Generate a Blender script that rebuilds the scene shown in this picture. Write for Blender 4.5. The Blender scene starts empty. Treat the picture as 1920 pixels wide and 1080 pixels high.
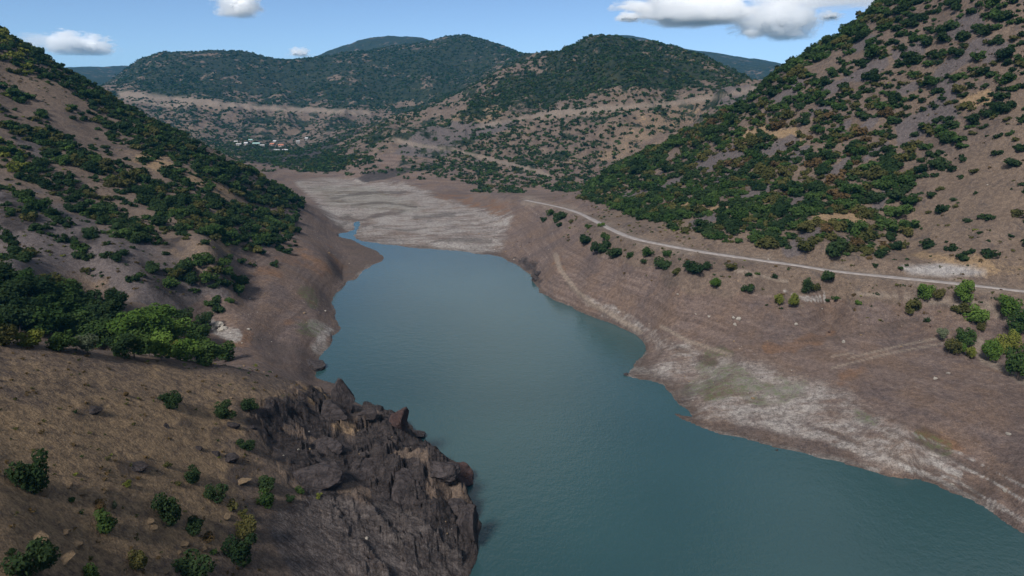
import bpy, math, random
import numpy as np
from math import radians as R

# ------------------------------------------------------------------ camera, sky, sun, exposure
sc = bpy.context.scene
col = sc.collection
H = 80.0                     # camera height above the water, metres
PITCH = 15.1                 # degrees below the horizontal
FPX = 1297.0                 # focal length in pixels of the 1920 wide photograph
cam = bpy.data.cameras.new('camera')
cam.sensor_width = 36.0
cam.lens = FPX / 1920 * 36.0
cam.clip_start = 1.0
cam.clip_end = 60000
camo = bpy.data.objects.new('camera', cam)
col.objects.link(camo)
camo.location = (0, 0, H)
camo.rotation_euler = (R(90 - PITCH), 0, 0)
sc.camera = camo

SUN_EL, SUN_ROT = 45.0, 208.0    # elevation; compass direction of the sun measured clockwise from +Y
w = bpy.data.worlds.new('World')
sc.world = w
w.use_nodes = True
wn, wl = w.node_tree.nodes, w.node_tree.links
wn.clear()
wout = wn.new('ShaderNodeOutputWorld')
wbg = wn.new('ShaderNodeBackground')
sky = wn.new('ShaderNodeTexSky')
sky.sky_type = 'NISHITA'
sky.sun_disc = False
sky.sun_elevation = R(SUN_EL)
sky.sun_rotation = R(SUN_ROT)
sky.altitude = 900
sky.air_density = 0.62
sky.dust_density = 0.6
sky.ozone_density = 2.6
wbg.inputs['Strength'].default_value = 0.088
# broken high cloud overhead (well above the picture), part of the sky itself
wtc = wn.new('ShaderNodeTexCoord')
wsep = wn.new('ShaderNodeSeparateXYZ')
wl.new(wtc.outputs['Generated'], wsep.inputs[0])
wno = wn.new('ShaderNodeTexNoise')
wno.inputs['Scale'].default_value = 3.6
wno.inputs['Detail'].default_value = 6
wl.new(wtc.outputs['Generated'], wno.inputs['Vector'])
wr = wn.new('ShaderNodeMapRange')
wr.interpolation_type = 'SMOOTHSTEP'
wr.inputs['From Min'].default_value = 0.40
wr.inputs['From Max'].default_value = 0.60
wl.new(wno.outputs['Fac'], wr.inputs['Value'])
wel = wn.new('ShaderNodeMapRange')
wel.interpolation_type = 'SMOOTHSTEP'
wel.inputs['From Min'].default_value = 0.24
wel.inputs['From Max'].default_value = 0.40
wl.new(wsep.outputs['Z'], wel.inputs['Value'])
wm0 = wn.new('ShaderNodeMath')
wm0.operation = 'MULTIPLY'
wl.new(wr.outputs[0], wm0.inputs[0])
wl.new(wel.outputs[0], wm0.inputs[1])
# one long bright cloud bank just above the picture, mirrored in the lake
wmp = wn.new('ShaderNodeMapping')
wmp.inputs['Location'].default_value = (0.07, 0, -0.285 * 3.2)
wmp.inputs['Scale'].default_value = (1.0, 0.0, 3.2)
wl.new(wtc.outputs['Generated'], wmp.inputs['Vector'])
wln = wn.new('ShaderNodeVectorMath')
wln.operation = 'LENGTH'
wl.new(wmp.outputs[0], wln.inputs[0])
wad = wn.new('ShaderNodeMath')
wad.operation = 'MULTIPLY_ADD'
wad.inputs[1].default_value = -0.35
wl.new(wno.outputs['Fac'], wad.inputs[0])
wl.new(wln.outputs['Value'], wad.inputs[2])
wbk = wn.new('ShaderNodeMapRange')
wbk.interpolation_type = 'SMOOTHSTEP'
wbk.inputs['From Min'].default_value = 0.12
wbk.inputs['From Max'].default_value = -0.05
wl.new(wad.outputs[0], wbk.inputs['Value'])
wfr = wn.new('ShaderNodeMath')
wfr.operation = 'GREATER_THAN'
wl.new(wsep.outputs['Y'], wfr.inputs[0])
wfr.inputs[1].default_value = 0.0
wb2 = wn.new('ShaderNodeMath')
wb2.operation = 'MULTIPLY'
wl.new(wbk.outputs[0], wb2.inputs[0])
wl.new(wfr.outputs[0], wb2.inputs[1])
wm = wn.new('ShaderNodeMath')
wm.operation = 'MAXIMUM'
wl.new(wm0.outputs[0], wm.inputs[0])
wl.new(wb2.outputs[0], wm.inputs[1])
wmix = wn.new('ShaderNodeMixRGB')
wmix.inputs['Color2'].default_value = (5.0, 5.2, 5.4, 1)
wl.new(wm.outputs[0], wmix.inputs['Fac'])
wl.new(sky.outputs[0], wmix.inputs['Color1'])
wl.new(wmix.outputs[0], wbg.inputs['Color'])
wl.new(wbg.outputs[0], wout.inputs['Surface'])

sun = bpy.data.lights.new('sun', 'SUN')
sun.energy = 3.5
sun.angle = R(12)
sun.color = (1.0, 0.95, 0.88)
suno = bpy.data.objects.new('sun', sun)
col.objects.link(suno)
suno.rotation_euler = (R(90 - SUN_EL), 0, R(180 - SUN_ROT))

sc.view_settings.view_transform = 'Standard'
sc.view_settings.look = 'None'
sc.view_settings.gamma = 1
sc.view_settings.exposure = 0.6
sc.cycles.max_bounces = 24
sc.cycles.diffuse_bounces = 3
sc.cycles.glossy_bounces = 3
sc.cycles.transmission_bounces = 3
sc.cycles.transparent_max_bounces = 8
sc.cycles.volume_bounces = 24
sc.cycles.volume_step_rate = 1.0
sc.cycles.volume_max_steps = 96

# ------------------------------------------------------------------ helpers
rng = np.random.default_rng(7)
random.seed(7)
cp_, sp_ = math.cos(R(PITCH)), math.sin(R(PITCH))


def ray(u, v):
    """azimuth (clockwise from +Y) and tangent of elevation of a pixel of the 1920x1080 photograph"""
    u = np.asarray(u, float); v = np.asarray(v, float)
    x = (u - 960) / FPX
    y = -(v - 540) / FPX
    dx, dy, dz = x, cp_ + y * sp_, -sp_ + y * cp_
    h = np.hypot(dx, dy)
    return np.arctan2(dx, dy), dz / h


def project(x, y, z):
    zc = y * cp_ - (z - H) * sp_          # depth
    yc = y * sp_ + (z - H) * cp_
    zc_ = np.where(zc > 1, zc, 1)
    u = 960 + FPX * x / zc_
    v = 540 - FPX * yc / zc_
    return np.where(zc > 1, u, -9999), np.where(zc > 1, v, -9999)


def hash2(ix, iy, seed):
    h = (ix.astype(np.int64) * 374761393 + iy.astype(np.int64) * 668265263 + seed * 974634217) & 0xFFFFFFFF
    h = ((h ^ (h >> 13)) * 1274126177) & 0xFFFFFFFF
    h = (h ^ (h >> 16)) & 0xFFFFFF
    return h / float(0xFFFFFF)


def vnoise(x, y, seed=0):
    ix, iy = np.floor(x), np.floor(y)
    fx, fy = x - ix, y - iy
    fx = fx * fx * fx * (fx * (fx * 6 - 15) + 10)
    fy = fy * fy * fy * (fy * (fy * 6 - 15) + 10)
    a = hash2(ix, iy, seed); b = hash2(ix + 1, iy, seed)
    c = hash2(ix, iy + 1, seed); d = hash2(ix + 1, iy + 1, seed)
    return (a + (b - a) * fx) * (1 - fy) + (c + (d - c) * fx) * fy


def fbm(x, y, octaves, seed=0, gain=0.5, ridged=False):
    s = np.zeros_like(x); amp = 1.0; tot = 0.0
    for k in range(octaves):
        f = 2.0 ** k
        ca, sa = math.cos(0.6 * k), math.sin(0.6 * k)
        n = vnoise((x * ca - y * sa) * f + 17.3 * k, (x * sa + y * ca) * f - 9.1 * k, seed + k)
        n = 1 - 2 * np.abs(n - 0.5) * 2 if ridged else n * 2 - 1
        s += amp * n; tot += amp; amp *= gain
    return s / tot


def smooth(a, b, x):
    t = np.clip((x - a) / (b - a), 0, 1)
    return t * t * (3 - 2 * t)


def seg_dist(px, py, pts, closed=False):
    """distance from points to a polyline, parameter index of the nearest place"""
    best = np.full(px.shape, 1e18); bi = np.zeros(px.shape)
    n = len(pts)
    for i in range(n if closed else n - 1):
        ax, ay = pts[i]; bx, by = pts[(i + 1) % n]
        dx, dy = bx - ax, by - ay
        L = dx * dx + dy * dy + 1e-12
        t = np.clip(((px - ax) * dx + (py - ay) * dy) / L, 0, 1)
        d = (px - ax - t * dx) ** 2 + (py - ay - t * dy) ** 2
        m = d < best
        best = np.where(m, d, best); bi = np.where(m, i + t, bi)
    return np.sqrt(best), bi


def inside(px, py, pts):
    r = np.zeros(px.shape, bool)
    n = len(pts)
    for i in range(n):
        ax, ay = pts[i]; bx, by = pts[(i + 1) % n]
        if ay == by:
            continue
        c = ((ay > py) != (by > py)) & (px < (bx - ax) * (py - ay) / (by - ay) + ax)
        r ^= c
    return r


def poly_sd(px, py, pts):
    """signed distance, positive inside"""
    d, _ = seg_dist(px, py, pts, True)
    return np.where(inside(px, py, pts), d, -d)


def make_mesh(name, verts, faces, n=4):
    """verts (N,3), faces (M,n) arrays -> mesh, smooth shaded"""
    me = bpy.data.meshes.new(name)
    verts = np.ascontiguousarray(verts, np.float32); faces = np.ascontiguousarray(faces, np.int32)
    me.vertices.add(len(verts)); me.vertices.foreach_set('co', verts.ravel())
    me.loops.add(faces.size); me.loops.foreach_set('vertex_index', faces.ravel())
    me.polygons.add(len(faces)); me.polygons.foreach_set('loop_start', np.arange(0, faces.size, n, dtype=np.int32))
    me.update(calc_edges=True)
    return me


def link(name, me, mat=None, parent=None, loc=None, rz=0.0, scale=None):
    o = bpy.data.objects.new(name, me)
    col.objects.link(o)
    if mat is not None and me is not None and not me.materials:
        me.materials.append(mat)
    if parent is not None:
        o.parent = parent
    if loc is not None:
        o.location = loc
    o.rotation_euler = (0, 0, rz)
    if scale is not None:
        o.scale = scale
    return o


def tag(o, label=None, cat=None, group=None, kind=None):
    if label: o['label'] = label
    if cat: o['category'] = cat
    if group: o['group'] = group
    if kind: o['kind'] = kind
    return o


# ------------------------------------------------------------------ terrain: control points
CPZ = []      # (az, r, z)


def pz(u, v, z):
    a, t = ray(u, v)
    r = (z - H) / t
    CPZ.append((float(a), float(r), float(z)))


def pr(u, v, r):
    a, t = ray(u, v)
    CPZ.append((float(a), float(r), float(H + r * t)))


def pa(az, r, z):
    CPZ.append((R(az), float(r), float(z)))


# lake polygon in pixels (clockwise from the lower right), everything at z = 0
LAKE_PX = [(1990, 1035), (1920, 998), (1880, 975), (1840, 948), (1800, 930), (1760, 912), (1720, 898), (1680, 897), (1650, 889), (1610, 876), (1560, 862), (1500, 846),
           (1450, 836), (1400, 822), (1350, 812), (1310, 799), (1275, 785), (1262, 775), (1300, 782), (1292, 770), (1270, 757), (1258, 738), (1240, 722), (1220, 714),
           (1196, 710), (1172, 704), (1188, 686), (1206, 662), (1210, 650), (1203, 640), (1180, 624), (1155, 610), (1130, 600), (1100, 588), (1080, 579), (1055, 570),
           (1035, 560), (1015, 548), (1004, 535), (1002, 522), (990, 513), (975, 500), (960, 492), (945, 484), (920, 478), (895, 475), (860, 471), (820, 468),
           (780, 465), (745, 461), (720, 458), (700, 455), (680, 452), (668, 448), (662, 443), (668, 436), (676, 426), (672, 416), (667, 418), (662, 430), (650, 436), (638, 437),
           (640, 444), (658, 449), (680, 460), (700, 468), (722, 483), (712, 491), (695, 498), (676, 508), (664, 522), (650, 530),
           (634, 546), (622, 560), (619, 570), (628, 585), (632, 605), (642, 622), (628, 630), (622, 645), (606, 658), (598, 668), (603, 680), (592, 695), (588, 708),
           (608, 714), (628, 722), (645, 738), (665, 752), (690, 764), (720, 772), (760, 790), (795, 825), (840, 855), (872, 872), (886, 888), (884, 905), (862, 918), (872, 935),
           (884, 955), (903, 982), (895, 1010), (894, 1045), (878, 1090), (860, 1180), (820, 1350)]
for p in LAKE_PX[1:-4:1]:
    pz(p[0], p[1], 0.0)
for u, v in ((750, 560), (850, 700), (950, 850), (1100, 950), (1300, 980), (720, 640), (1000, 650), (900, 560), (1100, 720), (1000, 1040), (1500, 1000), (850, 510)):
    pz(u, v, -7)
# foreground spur on the left bank
for a in ((0, 640, 45), (-120, 632, 50), (75, 648, 43), (150, 655, 40), (225, 666, 36.5), (300, 675, 33), (370, 686, 29.5), (430, 691, 26.5), (500, 703, 21.5), (560, 722, 17), (640, 752, 10),
          (0, 800, 43), (0, 950, 42), (0, 1080, 41), (-150, 900, 46), (200, 800, 36), (200, 950, 34), (200, 1080, 32), (400, 800, 26.5), (400, 950, 24), (400, 1080, 22.5),
          (550, 800, 18), (550, 950, 15.5), (550, 1080, 14), (640, 800, 13.5), (700, 860, 12.5), (700, 970, 9), (700, 1080, 7), (800, 890, 11), (830, 970, 5.5), (800, 1070, 3.5),
          (740, 783, 9.5), (795, 832, 9.5), (840, 862, 9), (870, 885, 7.5), (850, 920, 6), (885, 975, 2.6)):
    pz(*a)
# gully behind the spur with the grove, then the left hill
for a in ((0, 632, 27), (200, 655, 20), (380, 682, 14), (380, 650, 13), (200, 600, 18.5), (0, 565, 25), (480, 660, 11), (560, 668, 4.5), (530, 695, 9), (450, 615, 12)):
    pz(*a)
for a in ((500, 570, 11), (560, 520, 11), (620, 500, 7.5), (560, 620, 5.5), (480, 640, 9.5), (600, 560, 4.5), (610, 620, 2.2), (540, 580, 8.5), (400, 560, 17), (450, 540, 15.5), (480, 600, 11), (540, 650, 5), (500, 520, 14.5), (480, 480, 19)):
    pz(*a)
for a in ((400, 500, 250), (400, 420, 305), (400, 360, 360),
          (400, 291, 440), (0, 500, 232), (0, 420, 275), (0, 330, 325), (0, 230, 385), (0, 140, 440), (0, 62, 490), (200, 560, 205), (200, 500, 243), (200, 420, 292), (200, 330, 352), (200, 250, 415),
          (200, 178, 480), (560, 480, 315), (560, 420, 395), (550, 372, 455), (600, 440, 400), (600, 396, 480), (480, 440, 320), (480, 380, 400), (670, 488, 308), (635, 430, 450),
          (60, 97, 490), (120, 130, 490), (180, 164, 485), (260, 215, 470), (330, 252, 455), (460, 322, 440), (520, 352, 450), (-120, -10, 500), (-120, 300, 330), (-120, 500, 225)):
    pr(*a)
for a in ((-36, 620, 105), (-36, 900, 80), (-30, 600, 60), (-30, 900, 50), (-24, 600, 28), (-24, 900, 22), (-19, 600, 10), (-17, 560, 3), (-21, 750, 9)):
    pa(*a)
# mud flat at the head of the lake
for a in ((690, 440, .9), (760, 445, .8), (900, 460, .9), (700, 400, 1.4), (850, 400, 2), (650, 370, 2), (780, 370, 2.4), (600, 345, 3), (700, 345, 3), (555, 326, 4), (660, 333, 4), (630, 410, 1.5),
          (880, 430, 1.3), (820, 440, 1), (960, 445, 3), (935, 468, 1), (985, 472, 5), (1005, 442, 8), (900, 380, 4), (1000, 405, 11), (950, 362, 7.5)):
    pz(*a)
# right bank up to the road
for a in ((1040, 525, 6), (1040, 480, 10), (1050, 440, 15), (1080, 480, 13), (1100, 560, 4.5), (1100, 500, 12), (1110, 450, 20), (1200, 600, 4), (1200, 550, 11), (1200, 500, 19), (1200, 465, 24.5),
          (1300, 650, 5), (1300, 600, 10), (1300, 550, 16), (1300, 500, 24), (1400, 750, 3.2), (1400, 650, 9), (1400, 570, 15.5), (1400, 510, 24), (1260, 690, 2), (1330, 780, 1.2), (1230, 640, 2.8),
          (1550, 820, 2.5), (1550, 720, 7), (1550, 640, 10.5), (1550, 560, 16.5), (1550, 522, 23), (1700, 850, 4), (1700, 760, 7.5), (1700, 660, 11), (1700, 580, 17), (1700, 540, 22.5),
          (1850, 930, 3), (1850, 800, 7), (1850, 700, 10.5), (1850, 600, 17), (1850, 555, 23), (1920, 960, 2.8), (1920, 800, 7.5), (1920, 650, 14), (1920, 565, 23), (2050, 900, 6), (2050, 650, 16)):
    pz(*a)
ROAD = [(985, 375, 13), (1000, 378, 14), (1030, 384, 16), (1060, 391, 18), (1085, 399, 20), (1110, 411, 22), (1135, 424, 23.6), (1160, 436, 24.6), (1190, 447, 25.3), (1230, 456, 25.6), (1300, 469, 26),
        (1350, 477, 26), (1400, 484, 26), (1450, 491, 25.8), (1500, 498, 25.5), (1550, 506, 25.2), (1600, 512, 25), (1700, 522, 25), (1800, 532, 25), (1920, 546, 25), (2040, 560, 25), (2200, 580, 25)]
for a in ROAD:
    pz(*a)
# right hill
for a in ((1150, 400, 355), (1150, 360, 425), (1150, 315, 485), (1090, 372, 455), (1200, 420, 310), (1200, 350, 410), (1200, 292, 470), (1300, 430, 285), (1300, 380, 330), (1300, 310, 395),
          (1300, 247, 455), (1400, 400, 290), (1400, 300, 360), (1400, 195, 430), (1480, 450, 270), (1480, 380, 304), (1480, 300, 342), (1480, 210, 382), (1480, 133, 418), (1560, 98, 420), (1600, 450, 272), (1600, 300, 328),
          (1600, 180, 370), (1650, 38, 415), (1710, 2, 412), (1700, 470, 278), (1700, 380, 302), (1700, 280, 330), (1700, 180, 358), (1700, 80, 386), (1920, 490, 270), (1920, 380, 290), (1920, 260, 314),
          (1920, 130, 342), (1920, 0, 370), (1920, -150, 402), (1920, -260, 440), (1780, -60, 415), (1800, 510, 258), (1800, 420, 285), (1800, 250, 326), (2100, 300, 308), (2100, 0, 368), (2100, -200, 440), (1760, 505, 259)):
    pr(*a)
for a in ((8, 640, 14), (10, 560, 22), (14.5, 620, 30), (18, 640, 45), (22, 560, 85), (22, 800, 60), (27, 620, 120), (27, 900, 90), (36, 700, 190), (36, 1100, 150), (45, 430, 150), (45, 700, 220)):
    pa(*a)
# middle spur (beyond the mud, right of centre)
for a in ((1000, 352, 620), (900, 347, 660), (800, 322, 770), (720, 318, 830), (860, 285, 850), (760, 265, 960), (680, 300, 900), (830, 240, 1050), (930, 240, 950), (1000, 300, 760), (1000, 260, 870), (1090, 340, 640),
          (1100, 300, 730), (1100, 250, 840), (1100, 212, 950), (1250, 190, 1000), (1420, 166, 1060), (1250, 250, 800), (1350, 220, 880), (1200, 150, 1100), (1200, 105, 1300), (1100, 90, 1500), (1150, 78, 1480), (1250, 101, 1350),
          (1330, 121, 1250), (1390, 150, 1130), (1018, 109, 1620), (1000, 160, 1300), (900, 192, 1250), (950, 135, 1500), (860, 225, 1120), (1050, 130, 1400)):
    pr(a[0], a[1], a[2] if a[2] < 630 else 630 + (a[2] - 630) * .52)
for a in ((8, 2100, 130), (14, 1900, 110), (19, 1600, 90), (20, 1350, 80), (24, 1400, 90)):
    pa(*a)
# far hill in the middle, village and the valley beyond the mud
for a in ((470, 302, 880), (560, 292, 960), (500, 272, 1220), (590, 266, 1230), (410, 272, 1200), (350, 240, 1350), (300, 212, 1500), (240, 178, 1650), (420, 196, 1560), (560, 206, 1500), (640, 208, 1450), (700, 226, 1350),
          (760, 214, 1400), (620, 250, 1250), (300, 150, 1780), (470, 150, 1760), (600, 150, 1750), (750, 150, 1730), (870, 150, 1700), (235, 147, 1950), (260, 127, 2000), (290, 109, 2050), (350, 99, 2050), (460, 97, 2050),
          (530, 107, 2050), (600, 104, 2050), (650, 98, 2050), (720, 87, 2050), (790, 73, 2050), (830, 64, 2050), (880, 61, 2050), (930, 73, 2000), (980, 93, 1900), (1008, 107, 1800)):
    pr(*a)
for a in ((-28, 2800, 120), (-20, 2700, 150), (-12, 2700, 170), (-5, 2700, 170), (0, 2600, 150), (3, 2400, 130), (-33, 2200, 90)):
    pa(*a)
# the farthest ridges
for a in ((600, 108, 3100), (640, 96, 3100), (700, 79, 3100), (750, 73, 3100), (800, 76, 3100), (140, 127, 4200), (200, 127, 4200), (260, 127, 4200), (60, 130, 4200), (-100, 140, 4200), (1150, 69, 3600), (1200, 73, 3600),
          (1270, 89, 3600), (1340, 102, 3600), (1400, 110, 3600), (1450, 117, 3600), (1500, 128, 3600), (1080, 90, 3600), (1300, 135, 2500), (1440, 150, 2500), (1478, 133, 2500), (1520, 118, 2500), (200, 155, 3000), (1600, 120, 3500)):
    pr(*a)
for az in (-40, -30, -20, -10, 0, 10, 20, 30, 40):
    pa(az, 5200, 130); pa(az, 9000, 100)
# the valley goes on behind the camera
for s in (-180, 180):
    for r_, z_ in ((20, -6), (60, -7), (200, -7), (500, 20), (1500, 200), (5000, 150), (9000, 100)):
        pa(s, r_, z_)
for az, prof in ((-60, ((20, 20), (40, 44), (90, 52), (200, 60), (450, 130), (1200, 100), (9000, 100))), (-100, ((20, 10), (50, 30), (120, 50), (300, 90), (800, 160), (9000, 100))),
                 (-140, ((20, -2), (60, 5), (150, 25), (400, 70), (1200, 180), (9000, 100))), (55, ((20, -7), (60, -7), (110, -2), (190, 20), (330, 90), (700, 240), (9000, 100))),
                 (100, ((20, -7), (100, -4), (200, 20), (400, 90), (1000, 200), (9000, 100))), (140, ((20, -7), (120, -7), (300, 10), (600, 80), (1500, 200), (9000, 100))),
                 (0, ((20, -7), (60, -8))), (30, ((20, -7), (60, -8))), (-20, ((20, 4), (45, 10))), (-36, ((20, 22), (35, 36)))):
    for r_, z_ in prof:
        pa(az, r_, z_)

CP = np.array(CPZ)
# drop near-duplicates
keep = []
for i, c in enumerate(CP):
    if all(abs(c[0] - CP[j][0]) > .004 or abs(math.log(c[1] / CP[j][1])) > .006 for j in keep):
        keep.append(i)
CP = CP[keep]
SX, WOFF = 3.0, 60.0
X = np.stack([CP[:, 0] * SX, np.log(CP[:, 1])], 1)
V = CP[:, 2] / (CP[:, 1] + WOFF)
CMQ = 0.06


def kern(a, b):
    d2 = (a[:, None, 0] - b[None, :, 0]) ** 2 + (a[:, None, 1] - b[None, :, 1]) ** 2
    return np.sqrt(d2 + CMQ * CMQ)


n_ = len(X)
A = np.zeros((n_ + 3, n_ + 3))
A[:n_, :n_] = kern(X, X) - 1e-3 * np.eye(n_)
A[:n_, n_] = 1; A[:n_, n_ + 1:] = X
A[n_:, :n_] = A[:n_, n_:].T
COEF = np.linalg.solve(A, np.concatenate([V, np.zeros(3)]))


def rbf(az, lr):
    out = np.empty(az.shape)
    for i in range(0, len(az), 40000):
        P = np.stack([az[i:i + 40000] * SX, lr[i:i + 40000]], 1)
        out[i:i + 40000] = kern(P, X) @ COEF[:n_] + COEF[n_] + P @ COEF[n_ + 1:]
    return out * (np.exp(lr) + WOFF)


AZF = 0.80
az_f = np.linspace(-AZF, AZF, 1360)
az_c = np.linspace(AZF, 2 * math.pi - AZF, 122)[1:-1]
AZ = np.concatenate([az_f, np.where(az_c > math.pi, az_c - 2 * math.pi, az_c)])
order = np.argsort(AZ); AZ = AZ[order]
LR = np.linspace(math.log(18.0), math.log(9000.0), 1240)
# coarse evaluation, then bilinear up
azk = np.concatenate([np.linspace(-math.pi, -AZF, 40)[:-1], np.linspace(-AZF, AZF, 420), np.linspace(AZF, math.pi, 40)[1:]])
lrk = np.linspace(LR[0], LR[-1], 420)
ga, gl = np.meshgrid(azk, lrk, indexing='ij')
ZK = rbf(ga.ravel(), gl.ravel()).reshape(ga.shape)


def bil(ax, ay, G, x, y):
    ix = np.clip(np.searchsorted(ax, x) - 1, 0, len(ax) - 2)
    iy = np.clip(np.searchsorted(ay, y) - 1, 0, len(ay) - 2)
    fx = np.clip((x - ax[ix]) / (ax[ix + 1] - ax[ix]), 0, 1)
    fy = np.clip((y - ay[iy]) / (ay[iy + 1] - ay[iy]), 0, 1)
    return (G[ix, iy] * (1 - fy) + G[ix, iy + 1] * fy) * (1 - fx) + (G[ix + 1, iy] * (1 - fy) + G[ix + 1, iy + 1] * fy) * fx


GA, GL = np.meshgrid(AZ, LR, indexing='ij')
Z = bil(azk, lrk, ZK, GA.ravel(), GL.ravel())
RR = np.exp(GL).ravel()
AA = GA.ravel()
PX_, PY_ = RR * np.sin(AA), RR * np.cos(AA)
front = np.abs(AA) < AZF + .02
U, VV = project(PX_, PY_, Z)             # where each ground vertex lies in the photograph: used to place ground cover

# lake
lake_xy = []
for u, v in LAKE_PX:
    a, t = ray(u, v); r = -H / float(t)
    lake_xy.append((r * math.sin(a), r * math.cos(a)))
lake_xy += [(-6, 40), (-10, 0), (-30, -300), (60, -400), (200, -250), (150, 0), (125, 80)]
LAKE_XY = lake_xy
near = RR < 900
sd = np.full(Z.shape, 400.0)
nx = fbm(PX_[near] / 9, PY_[near] / 9, 4, 91) * 1.3
sd[near] = -poly_sd(PX_[near], PY_[near], lake_xy) + nx * np.clip(RR[near] / 160, .4, 2.0)

# relief detail
far_w = smooth(500, 1500, RR)
hill = smooth(3, 22, Z)
flat = 1 - smooth(4, 14, Z)
spur = (poly_sd(U, VV, [(-200, 640), (0, 638), (430, 690), (560, 720), (640, 738), (740, 768), (800, 820), (890, 870), (915, 985), (890, 1250), (-200, 1250)]) > -6) & (RR < 175) & (AA < 0)
spur_w = spur.astype(float)
cliff_px = [(470, 770), (560, 740), (620, 716), (660, 738), (780, 790), (900, 870), (920, 990), (900, 1200), (760, 1200), (680, 1080), (600, 950), (540, 870)]
cliff = smooth(-40, 30, poly_sd(U, VV, cliff_px)) * spur_w
d1 = fbm(PX_ / 60, PY_ / 60, 7, 3)
d2 = fbm(PX_ / 14, PY_ / 14, 6, 23)
d3 = fbm(PX_ / 420, PY_ / 420, 7, 41, ridged=True)
rk = fbm(PX_ / 11 + 0.3 * d1, PY_ / 11, 6, 57, .55, ridged=True)
Z = Z + hill * (1 - spur_w) * (d1 * 2.6 + d2 * 0.55) * (1 - far_w) + far_w * hill * (d1 * 6 + (d3 - .25) * 26 * smooth(20, 80, Z) * (1 - smooth(2800, 4200, RR) * .7)) + smooth(560, 700, RR) * (1 - smooth(1500, 1900, RR)) * smooth(8, 40, Z) * (fbm(PX_ / 95 + d1 * .4, PY_ / 150, 5, 141, .5, ridged=True) - .3) * 17
Z = Z + flat * d2 * 0.12 * smooth(0, 8, sd) + (1 - hill) * (1 - flat) * d2 * .3
Z = Z + spur_w * (d2 * .35 + d1 * .25 + fbm(PX_ / 2.2, PY_ / 2.2, 3, 77) * .12) + cliff * ((rk - .45) * 2.2 - .5)


def blocks(x, y, size, seed, tilt=.5):
    """broken rock: every jittered cell is a tilted block of its own height"""
    gx_, gy_ = x / size, y / size
    ix, iy = np.floor(gx_), np.floor(gy_)
    best = np.full(x.shape, 1e9); out = np.zeros(x.shape)
    for a in (-1, 0, 1):
        for b in (-1, 0, 1):
            cx_, cy_ = ix + a, iy + b
            fx_, fy_ = cx_ + hash2(cx_, cy_, seed), cy_ + hash2(cx_, cy_, seed + 1)
            d_ = (gx_ - fx_) ** 2 + (gy_ - fy_) ** 2
            h_ = hash2(cx_, cy_, seed + 2) - .5 + tilt * ((gx_ - fx_) * (hash2(cx_, cy_, seed + 3) - .5) + (gy_ - fy_) * (hash2(cx_, cy_, seed + 4) - .5)) * 2
            m_ = d_ < best
            best = np.where(m_, d_, best); out = np.where(m_, h_, out)
    return out


cm = cliff > .01
wx, wy = PX_[cm] + d2[cm] * 1.2, PY_[cm] + d1[cm] * 2
Z[cm] += cliff[cm] * (blocks(wx, wy, 6.5, 811) * 3.4 + blocks(wx, wy, 2.4, 821) * 1.7 + blocks(wx, wy, 1.0, 831) * .6)
bm_ = (RR < 420) & (spur_w < .5) & (Z > .5) & (Z < 24)
# lake shore
bank = np.where(spur_w > 0, 1.1, 0.055)
Zland = np.maximum(Z, 0.06 + np.minimum(sd, 60) * np.where(cliff > .3, .5, .03))
Zbed = np.minimum(-0.06 + np.maximum(sd, -60) * .12, -0.05)
Zin = smooth(0, 1.0, sd)
Z = np.where(sd > 0, Zland, np.minimum(Z, Zbed)) * 1.0
lim = np.where(sd > 0, .1 + sd * np.where(cliff > .02, 4.0, 1.2), 1e9)
Z = np.where((sd > 0) & (RR < 900), np.minimum(Z, lim), Z)
# road bench
road_xy = []
for u, v, z in ROAD:
    a, t = ray(u, v); r = (z - H) / float(t)
    road_xy.append((r * math.sin(a), r * math.cos(a), z))
rx = [(p[0], p[1]) for p in road_xy]
m = (RR > 150) & (RR < 560) & (AA > -.1)
rd, ri = seg_dist(PX_[m], PY_[m], rx)
rz_ = np.interp(ri, np.arange(len(road_xy)), [p[2] for p in road_xy])
wgt = 1 - smooth(3.2, 9.0, rd)
Z[m] = Z[m] * (1 - wgt) + (rz_ - .12) * wgt
ZG = Z.reshape(GA.shape)


def ground(x, y):
    x = np.asarray(x, float); y = np.asarray(y, float)
    return bil(AZ, LR, ZG, np.arctan2(x, y), np.log(np.maximum(np.hypot(x, y), 18.01)))


def hit(u, v):
    """first ground point seen through a pixel"""
    a, t = ray(u, v)
    lr = np.linspace(math.log(25), math.log(8900), 6000)
    rr = np.exp(lr)
    g = bil(AZ, LR, ZG, np.full(lr.shape, float(a)), lr)
    k = np.nonzero(g >= H + rr * float(t))[0]
    r = rr[k[0]] if len(k) else 8000.0
    return r * math.sin(a), r * math.cos(a), float(H + r * t), r


U, VV = project(PX_, PY_, Z)

# ------------------------------------------------------------------ ground cover masks (each value belongs to a place on the ground)
wob = fbm(PX_ / 7, PY_ / 7, 5, 201)
wobf = fbm(PX_ / 70, PY_ / 70, 5, 211)
WOB = np.where(RR > 700, wobf, wob)


def area(pts, soft=10, rmin=0, rmax=1e5, wobble=14):
    ok = front & (RR > rmin) & (RR < rmax)
    xs = [p[0] for p in pts]; ys = [p[1] for p in pts]
    ok &= (U > min(xs) - 60) & (U < max(xs) + 60) & (VV > min(ys) - 60) & (VV < max(ys) + 60)
    out = np.zeros(Z.shape)
    out[ok] = smooth(-soft, soft, poly_sd(U[ok], VV[ok], pts) + WOB[ok] * wobble)
    return out


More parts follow.
